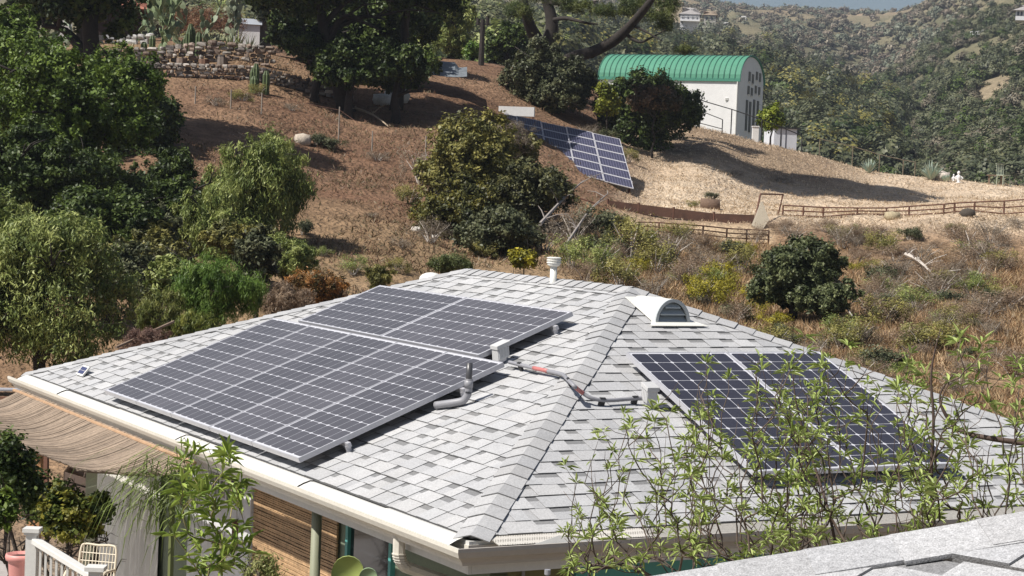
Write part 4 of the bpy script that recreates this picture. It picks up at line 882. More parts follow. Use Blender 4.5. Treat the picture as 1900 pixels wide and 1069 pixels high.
tufts('weeds', 'scattered dry weeds on the reddish bare slope', 7000, (330, 1150, 34, 100), .17, [(.17, .13, .07), (.22, .15, .09), (.12, .10, .05), (.15, .08, .05)], 63, .03, .9, dens=.47)
# ---- far chaparral and woodland
def bush_variants(tones, n, leaf, asp, seed, zs):
    c_ = bpy.data.collections.new('variants%d' % seed)
    for i, t in enumerate(tones):
        V, Fq, C = crown(np.array([0, 0, .55*zs]), (1, 1, .75*zs), n, leaf, t, seed+i, clump=.26, per=max(20, n//22), aspect=asp, lump=.4, hollow=.5, floor=-.3, jit=.12, soft=1)
        me = raw_mesh('variant', V, Fq, C.clip(0, 1)); me.materials.append(M_['leaf']); o = bpy.data.objects.new('variant', me); c_.objects.link(o)
    return c_
def chaparral(name, label, n, region, tones, seed, Rr=(1.0, 2.6), per=70, leaf=.9, zs=.9, cond=None, asp=.8):
    """points carrying size and turn; geometry nodes set one of a few grown bushes on each"""
    r = np.random.default_rng(seed); m = n*6; x = r.uniform(region[0], region[1], m); D = np.exp(r.uniform(math.log(region[2]), math.log(region[3]), m)); a = np.arctan((x-950)/F)
    X_, Y_ = np.sin(a)*D, np.cos(a)*D; dn = fbm(X_/45, Y_/45, 3, seed); u = r.uniform(size=m)
    keep = np.ones(m, bool) if cond is None else cond(x, D, dn, u)
    keep &= ~((x > 1322) & (x < 1392) & (D > 400) & (D < 900) & (u > .1))
    keep &= ~((x > 1205) & (x < 1392) & (D > 440) & (D < 600) & (u > .12)) & ~((x > 1425) & (x < 1470) & (D > 320) & (D < 372)) & ~((x > 1790) & (x < 1860) & (D > 300) & (D < 342)) & ~((x > 1872) & (D > 290) & (D < 332))
    ii = np.nonzero(keep)[0][:n]; P = np.array([(X_[i], Y_[i], gz(X_[i], Y_[i])) for i in ii]); k = len(ii)
    me = bpy.data.meshes.new(name); me.vertices.add(k); me.vertices.foreach_set('co', P.astype(np.float32).ravel())
    R = r.uniform(*Rr, k)*(1+.5*(dn[ii]-.5)); sc = np.stack([R, R, R*r.uniform(.7, 1.25, k)], 1).astype(np.float32)
    q = me.attributes.new('siz', 'FLOAT_VECTOR', 'POINT'); q.data.foreach_set('vector', sc.ravel())
    rot = np.zeros((k, 3), np.float32); rot[:, 2] = r.uniform(0, 6.28, k); rot[:, :2] = r.normal(size=(k, 2))*.12; q = me.attributes.new('turn', 'FLOAT_VECTOR', 'POINT'); q.data.foreach_set('vector', rot.ravel())
    q = me.attributes.new('pick', 'INT', 'POINT'); q.data.foreach_set('value', (r.uniform(size=k)*len(tones)).astype(np.int32))
    o = link(name, me, None); cl = bush_variants(tones, per, leaf, asp, seed, zs)
    g = bpy.data.node_groups.new(name, 'GeometryNodeTree'); g.interface.new_socket('Geometry', in_out='INPUT', socket_type='NodeSocketGeometry'); g.interface.new_socket('Geometry', in_out='OUTPUT', socket_type='NodeSocketGeometry')
    N = g.nodes.new; gi, go = N('NodeGroupInput'), N('NodeGroupOutput'); ip = N('GeometryNodeInstanceOnPoints'); ci = N('GeometryNodeCollectionInfo'); ci.inputs['Collection'].default_value = cl; ci.inputs['Separate Children'].default_value = True; ci.inputs['Reset Children'].default_value = True
    def attr(nm, ty): q = N('GeometryNodeInputNamedAttribute'); q.data_type = ty; q.inputs['Name'].default_value = nm; return q.outputs['Attribute']
    L = g.links.new; L(gi.outputs[0], ip.inputs['Points']); L(ci.outputs[0], ip.inputs['Instance']); ip.inputs['Pick Instance'].default_value = True
    L(attr('pick', 'INT'), ip.inputs['Instance Index']); L(attr('siz', 'FLOAT_VECTOR'), ip.inputs['Scale']); L(attr('turn', 'FLOAT_VECTOR'), ip.inputs['Rotation']); L(ip.outputs[0], go.inputs[0])
    md = o.modifiers.new('scatter', 'NODES'); md.node_group = g
    tag(o, label, 'chaparral' if 'chap' in name else 'woodland', kind='stuff')
T = TO; FA = [tuple(v*.72 for v in c) for c in TO['far']]; FG = [tuple(v*.75 for v in c) for c in TO['farg']]
BL = [(.10, .12, .085), (.16, .18, .12), (.24, .24, .17)]
chaparral('chaparral', 'olive and grey chaparral scrub covering the steep right mountainside', 7500, (1480, 2250, 172, 640), [FA, FG, T['dull'], FA, T['oak'], FA, FA], 710, (.8, 2.5), 1100, .15, cond=lambda x, D, dn, u: (dn > .47) | (u < .16), asp=.7)
chaparral('far_chaparral', 'bluish scrub patches on the farthest ridge', 3800, (1000, 2000, 560, 1120), [BL, T['farg'], T['grey'], BL], 720, (1.2, 2.9), 420, .26, cond=lambda x, D, dn, u: np.where(D > 850, (dn > .50) | (u < .08), (dn > .4) | (u < .3)), asp=.8)
chaparral('canyon_woodland', 'dense green oak woodland filling the canyon behind the white building', 2600, (1000, 1640, 222, 430), [FA, T['dull'], T['oak'], FA, T['dull'], T['olive']], 730, (1.8, 4.0), 1500, .13, 1.2, asp=.8)
chaparral('distant_woodland', 'distant trees covering the hill between the pine and the far houses', 2200, (560, 1430, 400, 590), [BL, T['far'], T['dull'], T['far'], T['olive'], T['farg']], 740, (2.0, 4.0), 900, .17, 1.2, cond=lambda x, D, dn, u: (dn > .38) | (u < .2), asp=.8)
chaparral('hill_woodland', 'green woodland behind the terraces at the top left', 900, (200, 1040, 205, 400), [T['far'], T['dull'], T['pepper'], T['olive'], T['far']], 750, (2.0, 4.2), 1500, .13, 1.2, asp=.8)
# ------------------------------------------------------------------ the white building with the green vaulted roof
wallw = mat('white_stucco', (.74, .73, .72), .85, noise=((1.5, .05), (12, .05)))
def G(p, dz=0): return np.array([p[0], p[1], gz(p[0], p[1])+dz])
D0 = 160.; cA = at(1372, 147, D0)                    # eave corner between long wall and gable
ang = math.radians(17); vd = cA[:2]/np.linalg.norm(cA[:2]); lat = np.array([vd[1], -vd[0], 0]); dep = np.array([vd[0], vd[1], 0])
bu = -lat*math.cos(ang)+dep*math.sin(ang)*.9; bu /= np.linalg.norm(bu)     # along the long wall, to the left
bw = np.cross(bu, [0, 0, 1]); bw = bw if np.dot(bw, dep) > 0 else -bw       # through the building
Lb = px(D0, 262)/abs(np.dot(bu, lat)); 
Wb = px(D0, 46)/abs(np.dot(bw, lat)); rb = Wb/2; hb = px(D0, 47)
gb = gz(cA[0], cA[1])-1.5; root = thing('barn', (cA[0], cA[1], gz(cA[0], cA[1])), 'tall white building with a green barrel vaulted metal roof', 'building')
mb = MB(); n = 18
def arc(k, e=0, r1=rb, h1=hb): t = math.pi*k/n; return cA+bw*(rb-math.cos(t)*(r1+e))+zx*math.sin(t)*(h1+e)
gab = [np.array([cA[0], cA[1], gb])]+[arc(k) for k in range(n+1)]+[np.array([*(cA+bw*Wb)[:2], gb])]
mb.extrude(gab, bu*Lb); obj('wall', mb, wallw, root)
mb = MB(); V = []
for u0 in (-.12, Lb+.12):
    V += [arc(k, .10)+bu*u0 for k in range(n+1)]
for u0 in (-.12, Lb+.12): V += [arc(k, .03)+bu*u0 for k in range(n+1)]
m_ = n+1; Fs = [(k, k+1, m_+k+1, m_+k) for k in range(n)]+[(2*m_+k+1, 2*m_+k, 3*m_+k, 3*m_+k+1) for k in range(n)]+[(k+1, k, 2*m_+k, 2*m_+k+1) for k in range(n)]+[(m_+k, m_+k+1, 3*m_+k+1, 3*m_+k) for k in range(n)]
mb.add(V, Fs); greenm = mat('green_roof_metal', (.066, .235, .15), .75, noise=((.8, .07), (6, .05)))
rf = obj('roof', mb, greenm, root)
mb = MB(); ns = 26
for i in range(ns+1):
    u0 = -.1+(Lb+.2)*i/ns
    mb.tube([arc(k, .12)+bu*u0 for k in range(n+1)], .045, 5)
obj('seam', mb, mat('green_seam', (.045, .16, .11), .5), rf)
mb = MB(); mb.frame_box(cA-bw*.14-bu*.1-zx*.2, bu*(Lb+.2), bw*.12, zx*.26); obj('gutter', mb, mat('green_gutter', (.055, .22, .15), .5), rf)
mb = MB(); mb.tube([cA-bw*.08+bu*.12-zx*.1, np.array([*(cA-bw*.08+bu*.12)[:2], gb+1])], .06, 8); obj('downspout', mb, M_['white'], root)
# narrow windows on the gable: (distance through the gable as a share of its width, top and bottom as pixels)
for f0, y0, y1 in [(.36, 128, 146), (.50, 131, 149), (.66, 124, 140), (.80, 125, 142), (.34, 155, 171), (.48, 157, 172), (.64, 151, 166), (.79, 152, 167), (.30, 182, 240), (.44, 184, 242), (.60, 178, 238), (.76, 179, 238)]:
    dd = D0; z1_ = at(1372, y0, dd)[2]; z0_ = at(1372, y1, dd)[2]; b0 = cA-bu*.012+bw*(f0*Wb)
    mb = MB(); wv_ = .075*Wb
    mb.frame_box(np.array([b0[0], b0[1], z0_]), bw*wv_, -bu*.04, zx*(z1_-z0_)); o = obj('window', mb, mat('window_shadow', (.05, .055, .075), .3) if 'wsm' not in M_ else M_['wsm'], root)
    M_['wsm'] = o.data.materials[0]
    mb = MB(); mb.frame_box(np.array([b0[0], b0[1], z0_-.06])-bw*.04, bw*(wv_+.08), -bu*.09, zx*.06); obj('sill', mb, wallw, o)
mb = MB(); q = cA-bw*.02+bu*px(D0, 22)-zx*px(D0, 37); mb.box(q[0], q[1], q[2], .25, .12, .2); obj('vent', mb, M_['white'], root)
# small annex beside it
D1 = 113.; a0 = at(1437, 238, D1); root = thing('annex', G(a0), 'small white flat roofed annex right of the tall white building', 'building')
aw = lat*.97+dep*.25; ad = dep*.97-lat*.25; W_, H_ = px(D1, 43), 2.1
mb = MB(); mb.frame_box(a0-zx*2.2, aw*W_, ad*2.2, zx*2.2); obj('wall', mb, mat('annex_wall', (.62, .64, .68), .8, noise=(3, .05)), root)
mb = MB(); mb.frame_box(a0-aw*.1-ad*.1+zx*.002, aw*(W_+.3), ad*2.4, zx*.08); obj('roof', mb, M_['dark'], root)
for f0 in (.28, .5):
    mb = MB(); mb.frame_box(a0+aw*W_*f0-ad*.02-zx*1.6, aw*.05, ad*.018, zx*1.55); obj('joint', mb, M_['wsm'], root)
p = at(1402, 236, 108); g_ = G(p, -.2); mb = MB(); mb.frame_box(np.array([p[0]-.17, p[1]-.17, g_[2]]), [.34, 0, 0], [0, .34, 0], zx*(p[2]-g_[2])); mb.frame_box([p[0]-.2, p[1]-.2, p[2]], [.4, 0, 0], [0, .4, 0], zx*.06)
tag(obj('pillar', mb, wallw, origin=g_), 'short white pillar on the crest between building and annex', 'pillar')

# ------------------------------------------------------------------ railings and fences
def fence(name, label, cat_, posts, rails, r=.03, m=None, top_only=False, rail_r=None, tilt=(0, 0)):
    """posts: list of (ground point, top point); rails: shares of the post height"""
    root = thing(name, posts[0][0], label, cat_)
    m = m or M_['rust']
    for b, t in posts:
        mb = MB(); mb.tube([np.array(b)-zx*.2, t], r, 6); obj('post', mb, m, root)
    for f in rails:
        mb = MB(); mb.tube([np.array(b)*(1-f)+np.array(t)*f for b, t in posts], rail_r or r*.8, 6); obj('rail', mb, m, root)
    return root
def pp(x, y0, y1, D=None, d0=26.):
    """post standing at pixel (x, y0) on the ground and reaching up to y1"""
    b = hit(x, y0, d0) if D is None else G(at(x, y0, D)); Dh = math.hypot(b[0], b[1]); r_ = ray(x, y1); return b, np.array([b[0], b[1], GZ+r_[2]*Dh])
fence('railing', 'dark pipe railing climbing the crest in front of the white building', 'railing', [pp(x, yb, yt, D) for x, yb, yt, D in [(1262, 214, 176, 103.5), (1298, 228, 186, 103.5), (1356, 246, 203, 104), (1412, 262, 222, 104), (1448, 270, 236, 104.5), (1487, 280, 252, 105)]], [1.0], .035, M_['dark'])
fence('railing', 'short low pipe railing on the crest below the longer one', 'railing', [pp(1284, 222, 200, 102), pp(1340, 240, 222, 102)], [.35, 1.], .03, M_['dark'])
fence('wire_fence', 'thin rusty pipe fence at the far edge of the straw terrace', 'fence', [pp(x, yb, yt, D) for x, yb, yt, D in [(1520, 290, 258, 105), (1581, 306, 272, 105), (1631, 318, 287, 105), (1675, 326, 297, 105), (1697, 329, 301, 105)]], [1.0], .03, mat('old_pipe', (.16, .13, .09), .8))
posts = [pp(x, yb, yt, D) for x, yb, yt, D in [(1452, 404, 381, 72), (1490, 405, 383, 72), (1527, 406, 385, 72.2), (1590, 405, 386, 72.4), (1644, 407, 386, 72.6), (1686, 406, 383, 72.6), (1750, 409, 379, 72.6), (1770, 406, 377, 72.8), (1807, 406, 375, 72.8), (1862, 404, 373, 73), (1915, 402, 369, 73), (1980, 400, 365, 73)]]
fence('pipe_fence', 'long rusty pipe fence along the lower edge of the straw terrace', 'fence', posts, [.18, .58, 1.], .035)
fence('pipe_fence', 'leaning welded pipe fence panel below the rusty retaining board', 'fence', [pp(x, yb, yt, D) for x, yb, yt, D in [(1185, 430, 412, 62), (1222, 434, 413, 62), (1258, 437, 416, 62), (1304, 441, 419, 62.5), (1348, 445, 424, 63), (1385, 446, 426, 63.5), (1426, 443, 428, 64)]], [.1, .4, .7, 1.], .03)
fence('pipe_fence', 'short three rail fence panel below the hillside solar panels', 'fence', [pp(x, yb, yt, D) for x, yb, yt, D in [(1050, 370, 360, 66), (1090, 384, 372, 66), (1130, 398, 388, 66)]], [.1, .55, 1.], .03)
# gate frame and lattice panel
b1, t1 = pp(1398, 428, 360, 68); b2, t2 = pp(1443, 405, 361, 71)
root = thing('gate', b1, 'rusty pipe gate frame standing at the end of the retaining board', 'gate'); mb = MB(); mb.tube([b1, at(1411, 360, 69), at(1453, 361, 71), b2], .035, 6); obj('frame', mb, M_['rust'], root)
q = [at(1413, 375, 68.6), at(1426, 409, 67.6), at(1411, 430, 67), at(1396, 418, 67.6)]
root = thing('lattice_panel', q[2], 'pale lattice sheet leaning against the pipe gate frame', 'lattice'); mb = MB()
for i in range(4): mb.bar(q[i], q[(i+1) % 4], .05, .03)
obj('frame', mb, mat('bleached_wood', (.30, .26, .20), .9), root); mb = MB()
for i in range(1, 12):
    f = i/12; mb.bar(lerp(q[0], q[1], f), lerp(q[3], q[2], f), .03, .012); mb.bar(lerp(q[0], q[3], f), lerp(q[1], q[2], f), .03, .010)
obj('slats', mb, mat('bleached_slat', (.30, .26, .20), .9), root)
# retaining boards
def boards(name, label, pts, h, m, D):
    root = thing(name, G(at(*pts[0], D)), label, 'retaining wall'); 
    for i in range(len(pts)-1):
        a, b = G(at(*pts[i], D)), G(at(*pts[i+1], D)); za, zb = at(*pts[i], D)[2], at(*pts[i+1], D)[2]; a[2] = za; b[2] = zb
        mb = MB(); mb.bar(a-zx*h/2, b-zx*h/2, .07, h); obj('board', mb, m, root)
        mb = MB(); mb.tube([a-zx*(h+.5), a+zx*.05], .05, 6); obj('stake', mb, M_['rust'], root)
boards('retaining_wall', 'long rusty brown retaining board below the straw slope', [(1128, 372), (1185, 379), (1250, 387), (1325, 396), (1400, 399)], .34, mat('rusty_board', (.085, .042, .028), .85, noise=((3, .3), (20, .2))), 68.5)
boards('retaining_wall', 'low dark retaining board along the foot of the pipe fence', [(1452, 403), (1560, 404), (1650, 406), (1745, 408)], .26, mat('dark_board', (.10, .075, .05), .9, noise=((3, .3),)), 72.2)
# wire fence posts on the bare slope
root = thing('wire_fence', hit(628, 262), 'line of thin stakes with wire crossing the bare slope', 'fence'); tops = []
for x, yb, yt in [(362, 196, 160), (428, 204, 166), (485, 214, 172), (628, 262, 198), (690, 285, 243), (788, 330, 252)]:
    b, t = pp(x, yb, yt); mb = MB(); mb.tube([b-zx*.2, t], .028, 6); obj('stake', mb, mat('grey_stake', (.30, .26, .22), .8) if 'gst' not in M_ else M_['gst'], root); M_['gst'] = root.children[-1].data.materials[0] if len(root.children) else None; tops.append((b, t))
for f in (.5, .9):
    mb = MB(); mb.tube([lerp(b, t, f) for b, t in tops], .008, 4); obj('wire', mb, M_['rust'], root)

# ------------------------------------------------------------------ hillside solar array
ptr = at(1150.3, 257.6, 79.); pbr = at(1176, 350, 73.8); ptl = at(1003.8, 225.6, 83.6)
Uh = (ptr-ptl)/3; Vh = (pbr-ptr)/6; Nh = np.cross(Uh, Vh); Nh /= np.linalg.norm(Nh); Nh = Nh if Nh[2] > 0 else -Nh
Uu, Vu = Uh/np.linalg.norm(Uh), Vh/np.linalg.norm(Vh); lu, lv = np.linalg.norm(Uh), np.linalg.norm(Vh)
hcell = mat('blue_solar_cell', (.018, .019, .045), .5, noise=((3, .2), (14, .3)), spec=.35)
hfr = mat('array_frame', (.52, .52, .55), .5, metal=.2)
proto = thing('solar_module', ptl, 'x', 'solar panel', 'solar panels of the rack on the hillside')
mb = MB(); g_ = .012; fw = .038
o_ = ptl+Uu*g_+Vu*g_; 
for (a, b, c_, d_) in [(0, 0, lu-2*g_, fw), (0, lv-2*g_-fw, lu-2*g_, fw), (0, fw, fw, lv-2*g_-2*fw), (lu-2*g_-fw, fw, fw, lv-2*g_-2*fw)]: mb.frame_box(o_+Uu*a+Vu*b, Uu*c_, Vu*d_, -Nh*.04)
obj('frame', mb, hfr, proto)
mb = MB(); mb.frame_box(o_+Uu*fw+Vu*fw-Nh*.012, Uu*(lu-2*g_-2*fw), Vu*(lv-2*g_-2*fw), -Nh*.006)
obj('glass_sheet', mb, mat('array_backsheet', (.20, .20, .29), .4), proto)
mb = MB(); nu_, nv_ = 10, 6; iw, ih = (lu-2*g_-2*fw)/nu_, (lv-2*g_-2*fw)/nv_
for i in range(nu_):
    for j in range(nv_):
        q = o_+Uu*(fw+i*iw+iw*.06)+Vu*(fw+j*ih+ih*.07)-Nh*.009; mb.add([q, q+Uu*iw*.88, q+Uu*iw*.88+Vu*ih*.86, q+Vu*ih*.86], [(0, 1, 2, 3)])
obj('cell_grid', mb, hcell, proto)
rown = ['top', 'second', 'third', 'fourth', 'fifth', 'bottom']; coln = ['hidden leftmost', 'second from left', 'middle', 'second from right', 'rightmost']
first = True
for c_ in range(5):
    for r2 in range(6):
        o = proto if first else copy_tree(proto); first = False
        o.location = Vector(ptl+Uh*(c_-2)+Vh*r2+Nh*(.03*((c_ % 2))))
        o['label'] = '%s module in the %s column of the hillside solar rack' % (rown[r2], coln[c_]); o['group'] = 'solar panels of the rack on the hillside'
root = thing('solar_rack', G(pbr), 'steel frame and legs carrying the solar panels on the hillside', 'rack')
for f in (.9, 5.1):
    a, b = ptl+Vh*f-Uh*2-Nh*.1, ptl+Vh*f+Uh*3-Nh*.1; mb = MB(); mb.bar(a, b, .09, .09, up=Nh); obj('beam', mb, hfr, root)
    for k in range(6):
        p = lerp(a, b, (k+.1)/5.2); mb = MB(); mb.tube([p-Nh*.03, G(p, -.3)], .05, 8); obj('leg', mb, M_['rust'], root)
p = at(958, 205, 86); root = thing('equipment_box', p, 'white flat box standing above the left end of the hillside solar panels', 'box'); mb = MB(); mb.frame_box(p-lat*.8-zx*.25, lat*1.6, dep*.4, zx*.42); obj('body', mb, wallw, root); mb = MB(); mb.frame_box(p-lat*.8-zx*2.2, lat*.1, dep*.1, zx*1.95); obj('leg', mb, M_['rust'], root)
mb = MB(); mb.frame_box(p+lat*.7-zx*2.2, lat*.1, dep*.1, zx*1.95); obj('leg', mb, M_['rust'], root)

# ------------------------------------------------------------------ terrace walls, rocks
def stones(mb, c, s, r, tone):
    """one rough stone: a dented box-sphere"""
    P = []
    for i in range(-1, 2):
        for j in range(-1, 2):
            for k in range(-1, 2):
                if i or j or k:
                    v = np.array([i, j, k], float); v = v/np.linalg.norm(v)**.55; P.append(v*np.array(s)*.5*r.uniform(.8, 1.1))
    idx_ = {}; n_ = 0
    for i in range(-1, 2):
        for j in range(-1, 2):
            for k in range(-1, 2):
                if i or j or k: idx_[(i, j, k)] = n_; n_ += 1
    Fs = []
    for ax_ in range(3):
        for sg in (-1, 1):
            for a in (-1, 0):
                for b in (-1, 0):
                    def key(aa, bb):
                        v = [0, 0, 0]; v[ax_] = sg; v[(ax_+1) % 3] = aa; v[(ax_+2) % 3] = bb; return idx_[tuple(v)]
                    f = [key(a, b), key(a+1, b), key(a+1, b+1), key(a, b+1)]; Fs.append(f if sg > 0 else f[::-1])
    mb.add(np.array(P)+c, Fs, np.array(tone)*r.uniform(.7, 1.25))
def stonewall(name, label, pts, h, seed, tones, size=.34, thick=.4):
    """pts: (x, y of the foot, D)"""
    r = random.Random(seed); root = thing(name, G(at(*pts[0])), label, 'stone wall'); mb = MB()
    for i in range(len(pts)-1):
        a, b = G(at(*pts[i])), G(at(*pts[i+1])); L = np.linalg.norm((b-a)[:2]); d = (b-a)/L; rows = max(1, int(h/(size*.62)))
        core = MB()
        for k in range(rows):
            u = r.uniform(0, .2)
            while u < L:
                w_ = size*r.uniform(.6, 1.7); hh = size*.62*r.uniform(.8, 1.2); q = a+d*(u+w_/2)+zx*(size*.62*(k+.4)); q = q+dep*r.uniform(-.06, .06)
                stones(mb, q, (w_*.98, thick*r.uniform(.8, 1.1), hh*1.1), r, r.choice(tones)); u += w_
        
    obj('masonry', mb, M_['stone'], root, smooth=False); return root
ts = [(.30, .27, .24), (.40, .36, .32), (.25, .19, .15), (.16, .14, .13), (.30, .23, .19), (.10, .08, .07)]
stonewall('stone_wall', 'long low stone wall edging the bare slope at the top left', [(205, 142, 79.), (300, 140, 79.2), (400, 136, 79.6), (470, 133, 80), (560, 130, 80.5), (650, 126, 81)], .6, 81, ts, .24)
stonewall('stone_wall', 'higher rough stone wall holding the cactus bed', [(190, 134, 83.2), (290, 132, 83.2), (390, 130, 83.4), (500, 128, 83.6)], 1.0, 82, ts, .30)
stonewall('stone_wall', 'upper grey stone wall below the red tiled house', [(165, 72, 93.), (270, 74, 93)], .7, 83, [(.38, .38, .37), (.30, .30, .31), (.46, .45, .43)], .4)
for i, (x, y0, y1) in enumerate([(236, 136, 112), (284, 136, 108), (336, 134, 108), (378, 132, 110), (412, 130, 106)]):
    b, t = pp(x, y0, y1, 82.6); mb = MB(); mb.tube([b-zx*.1, t], [.24, .22], 9)
    tag(obj('stump_post', mb, mat('stump%d' % i, [(.05, .035, .03), (.03, .025, .02), (.20, .15, .12), (.16, .09, .06), (.18, .15, .13)][i], .9, noise=(6, .3)), origin=b), ['dark stump post leftmost before the stone wall', 'black stump post second from the left at the stone wall', 'grey weathered stump post in the middle of the stone wall', 'reddish stump post at the stone wall', 'grey stump post rightmost before the stone wall'][i], 'post', 'stump posts before the stone wall')
rr = random.Random(31)
for (x, y, s_, lab, ton) in [(735, 192, 1.1, 'large pale boulder lying in the shade of the carobs', (.42, .42, .40)), (708, 196, .7, 'smaller pale boulder left of the large shaded one', (.42, .42, .40)), (562, 268, .6, 'cream boulder behind the pepper tree top', (.55, .47, .38)), (478, 146, .45, 'white rock below the low stone wall', (.55, .52, .48)), (1645, 312, .5, 'pale rock beside the left agave on the terrace', (.5, .44, .36)), (1748, 335, .7, 'pale rock beside the right agave', (.52, .46, .4)), (1318, 388, .7, 'weathered stump on the straw slope', (.2, .13, .09)), (772, 431, .25, 'small white stone on the bare slope', (.6, .57, .52)), (806, 443, .2, 'tiny white stone above the ridge', (.6, .57, .52)), (1655, 407, .5, 'yellowish rock at the foot of the pipe fence', (.45, .38, .25)), (1795, 402, .5, 'dark burnt rock behind the pipe fence', (.06, .05, .04))]:
    b = hit(x, y); mb = MB(); stones(mb, b+zx*s_*.2, (s_*1.2, s_, s_*.8), rr, ton); o = obj('rock', mb, M_['stone'], origin=b, smooth=True); tag(o, lab, 'rock')
# blue grey tarp in the shade and fallen branches
b0 = at(745, 140, 85.5); mb = MB(); n1_, n2_ = 16, 5; V = []
for i in range(n1_+1):
    for j in range(n2_+1):
        x = 745+i*7.6; y = 140-j*(5.5 if 2 < i < 14 else 3.5)-3*math.sin(i*.35); q = at(x, y, 85.2+j*.35); V.append([q[0], q[1], max(q[2], gz(q[0], q[1])+.06+.05*math.sin(i*1.7+j))])
mb.add(V, [(i*(n2_+1)+j, (i+1)*(n2_+1)+j, (i+1)*(n2_+1)+j+1, i*(n2_+1)+j+1) for i in range(n1_) for j in range(n2_)])
o = obj('tarp', mb, mat('blue_grey_tarp', (.15, .17, .19), .7, noise=((1.5, .3), (6, .2))), origin=b0); sm = o.modifiers.new('s', 'SOLIDIFY'); sm.thickness = .02; tag(o, 'crumpled blue grey tarp spread in the shade under the carobs', 'tarp')
def branch(label, pts, r0, c, seed, nm='fallen_branch'):
    P = [hit(x, y)+zx*dz for x, y, dz in pts]; mb = MB(); q = smooth_path(P, 4); mb.tube(q, np.linspace(r0, r0*.3, len(q)), 6); r = random.Random(seed)
    for k in range(8):
        b = q[r.randint(1, len(q)-1)]; e = b+np.array([r.gauss(0, .35), r.gauss(0, .35), abs(r.gauss(0, .25))]); mb.tube([b, (b+e)/2+zx*.05, e], [r0*.35, r0*.25, r0*.1], 5)
    tag(obj(nm, mb, mat('dead_wood'+str(seed), c, .9, noise=(8, .2)), origin=P[0]), label, 'branch')
branch('fallen pale branch lying on the bare slope under the carobs', [(650, 205, .1), (690, 222, .15), (722, 240, .08)], .07, (.32, .25, .18), 1)
branch('bleached dead branch on the dry slope right of the oak bush', [(1680, 496, .35), (1705, 510, .4), (1740, 535, .2)], .07, (.5, .45, .4), 2)
branch('short bleached stick high on the right dry slope', [(1795, 475, .3), (1818, 488, .3)], .05, (.45, .4, .36), 3)
branch('grey dead branches sprawled at the foot of the oak bush', [(1500, 585, .4), (1550, 592, .5), (1580, 610, .3)], .05, (.34, .31, .28), 4)
branch('tangled grey dead branches below the sumacs', [(1000, 470, .8), (1045, 430, 1.0), (1080, 405, 1.2)], .06, (.26, .23, .21), 5)
branch('grey dead limbs sprawled right of the sumacs', [(1050, 480, .4), (1090, 450, .9), (1125, 425, 1.1)], .05, (.26, .23, .21), 6)
# leaning pole behind the left hip and galvanised pipe at the far left
a, b = at(215, 645, 27.5), at(322, 597, 29); mb = MB(); mb.tube([a, b], .022, 8); tag(obj('pole', mb, M_['wood'], origin=a), 'slim weathered pole leaning behind the left end of the roof', 'pole')
a, b = at(-40, 722, 23.5), at(60, 724, 23.5); mb = MB(); mb.tube([a, b], .022, 8); tag(obj('pipe', mb, M_['alu'], origin=a), 'horizontal galvanised pipe behind the left roof corner', 'pipe')
# power pole
b, t = pp(893, 112, 36, 101); root = thing('utility_pole', b, 'dark short utility pole on the crest behind the carobs', 'pole'); mb = MB(); mb.tube([b-zx*.3, t], [.16, .12], 8); obj('shaft', mb, M_['darkbark'], root)
mb = MB(); mb.bar(t-zx*.25-lat*.35, t-zx*.25+lat*.35, .12, .12); mb.tube([t-zx*.3+lat*.25, t+zx*.15+lat*.25], .1, 8); mb.tube([t-zx*.3-lat*.25, t+zx*.05-lat*.25], .1, 8); obj('crossarm', mb, M_['darkbark'], root)

# ------------------------------------------------------------------ cactus garden
padm = mat('cactus_pad', (1, 1, 1), .6, attr=True, noise=(5, .15))
def prickly(root, base, n, seed, size, tone, spread):
    r = random.Random(seed); size *= .62; n = int(n*1.9); mb = MB(); ends = [(np.array(base), np.array([0, 0, 1.]))]; 
    for k in range(n):
        p, d = r.choice(ends[-max(4, len(ends)//2):] if len(ends) > 4 else ends)
        d2 = d*.5+np.array([r.gauss(0, .5)*spread, r.gauss(0, .4)*spread, r.uniform(.4, 1)]); d2 /= np.linalg.norm(d2); a = size*r.uniform(.7, 1.2); nn_ = np.cross(d2, [r.gauss(0, 1), r.gauss(0, 1), .1]); nn_ /= np.linalg.norm(nn_)
        s_ = np.cross(d2, nn_); c_ = p+d2*a*.5; m_ = 10; V = []; 
        for sg in (-1, 1):
            for i in range(m_): t = 2*math.pi*i/m_; V.append(c_+d2*math.sin(t)*a*.52+s_*math.cos(t)*a*.34*(1+.15*math.sin(t))+nn_*sg*a*.03)
        V += [c_+nn_*a*.07, c_-nn_*a*.07]
        Fs = [(i, (i+1) % m_, m_+(i+1) % m_, m_+i) for i in range(m_)]+[(m_+i, m_+(i+1) % m_, 2*m_) for i in range(m_)]+[((i+1) % m_, i, 2*m_+1) for i in range(m_)]
        mb.add(V, Fs, np.array(tone)*r.uniform(.8, 1.2)); ends.append((p+d2*a*.95, d2))
    return mb
for i, (x, y, D, n, sz, tone, sp) in enumerate([(290, 88, 87, 60, .62, (.20, .26, .13), 1.0), (330, 72, 92, 80, .62, (.19, .23, .13), 1.1), (385, 70, 93, 70, .6, (.17, .21, .12), 1.1), (430, 68, 94, 45, .55, (.20, .23, .15), 1.0), (118, 48, 92, 22, .75, (.30, .36, .27), .8), (262, 40, 95, 25, .6, (.14, .2, .1), .9), (88, 42, 91, 18, .55, (.12, .16, .09), .8)]):
    b = G(at(x, y, D)); lab = ['pale round padded prickly pear nearest the red tiled house', 'tall prickly pear thicket behind the column cacti', 'broad prickly pear thicket right of the column cacti', 'prickly pear clump beside the white shed', 'large pale blade prickly pear between the dark evergreens', 'small prickly pear behind the red tiled house corner', 'dusky prickly pear left of the blade cactus'][i]
    mb = prickly(None, b-zx*.2, n, 200+i, sz, tone, sp); tag(obj('prickly_pear', mb, padm, origin=b), lab, 'cactus')
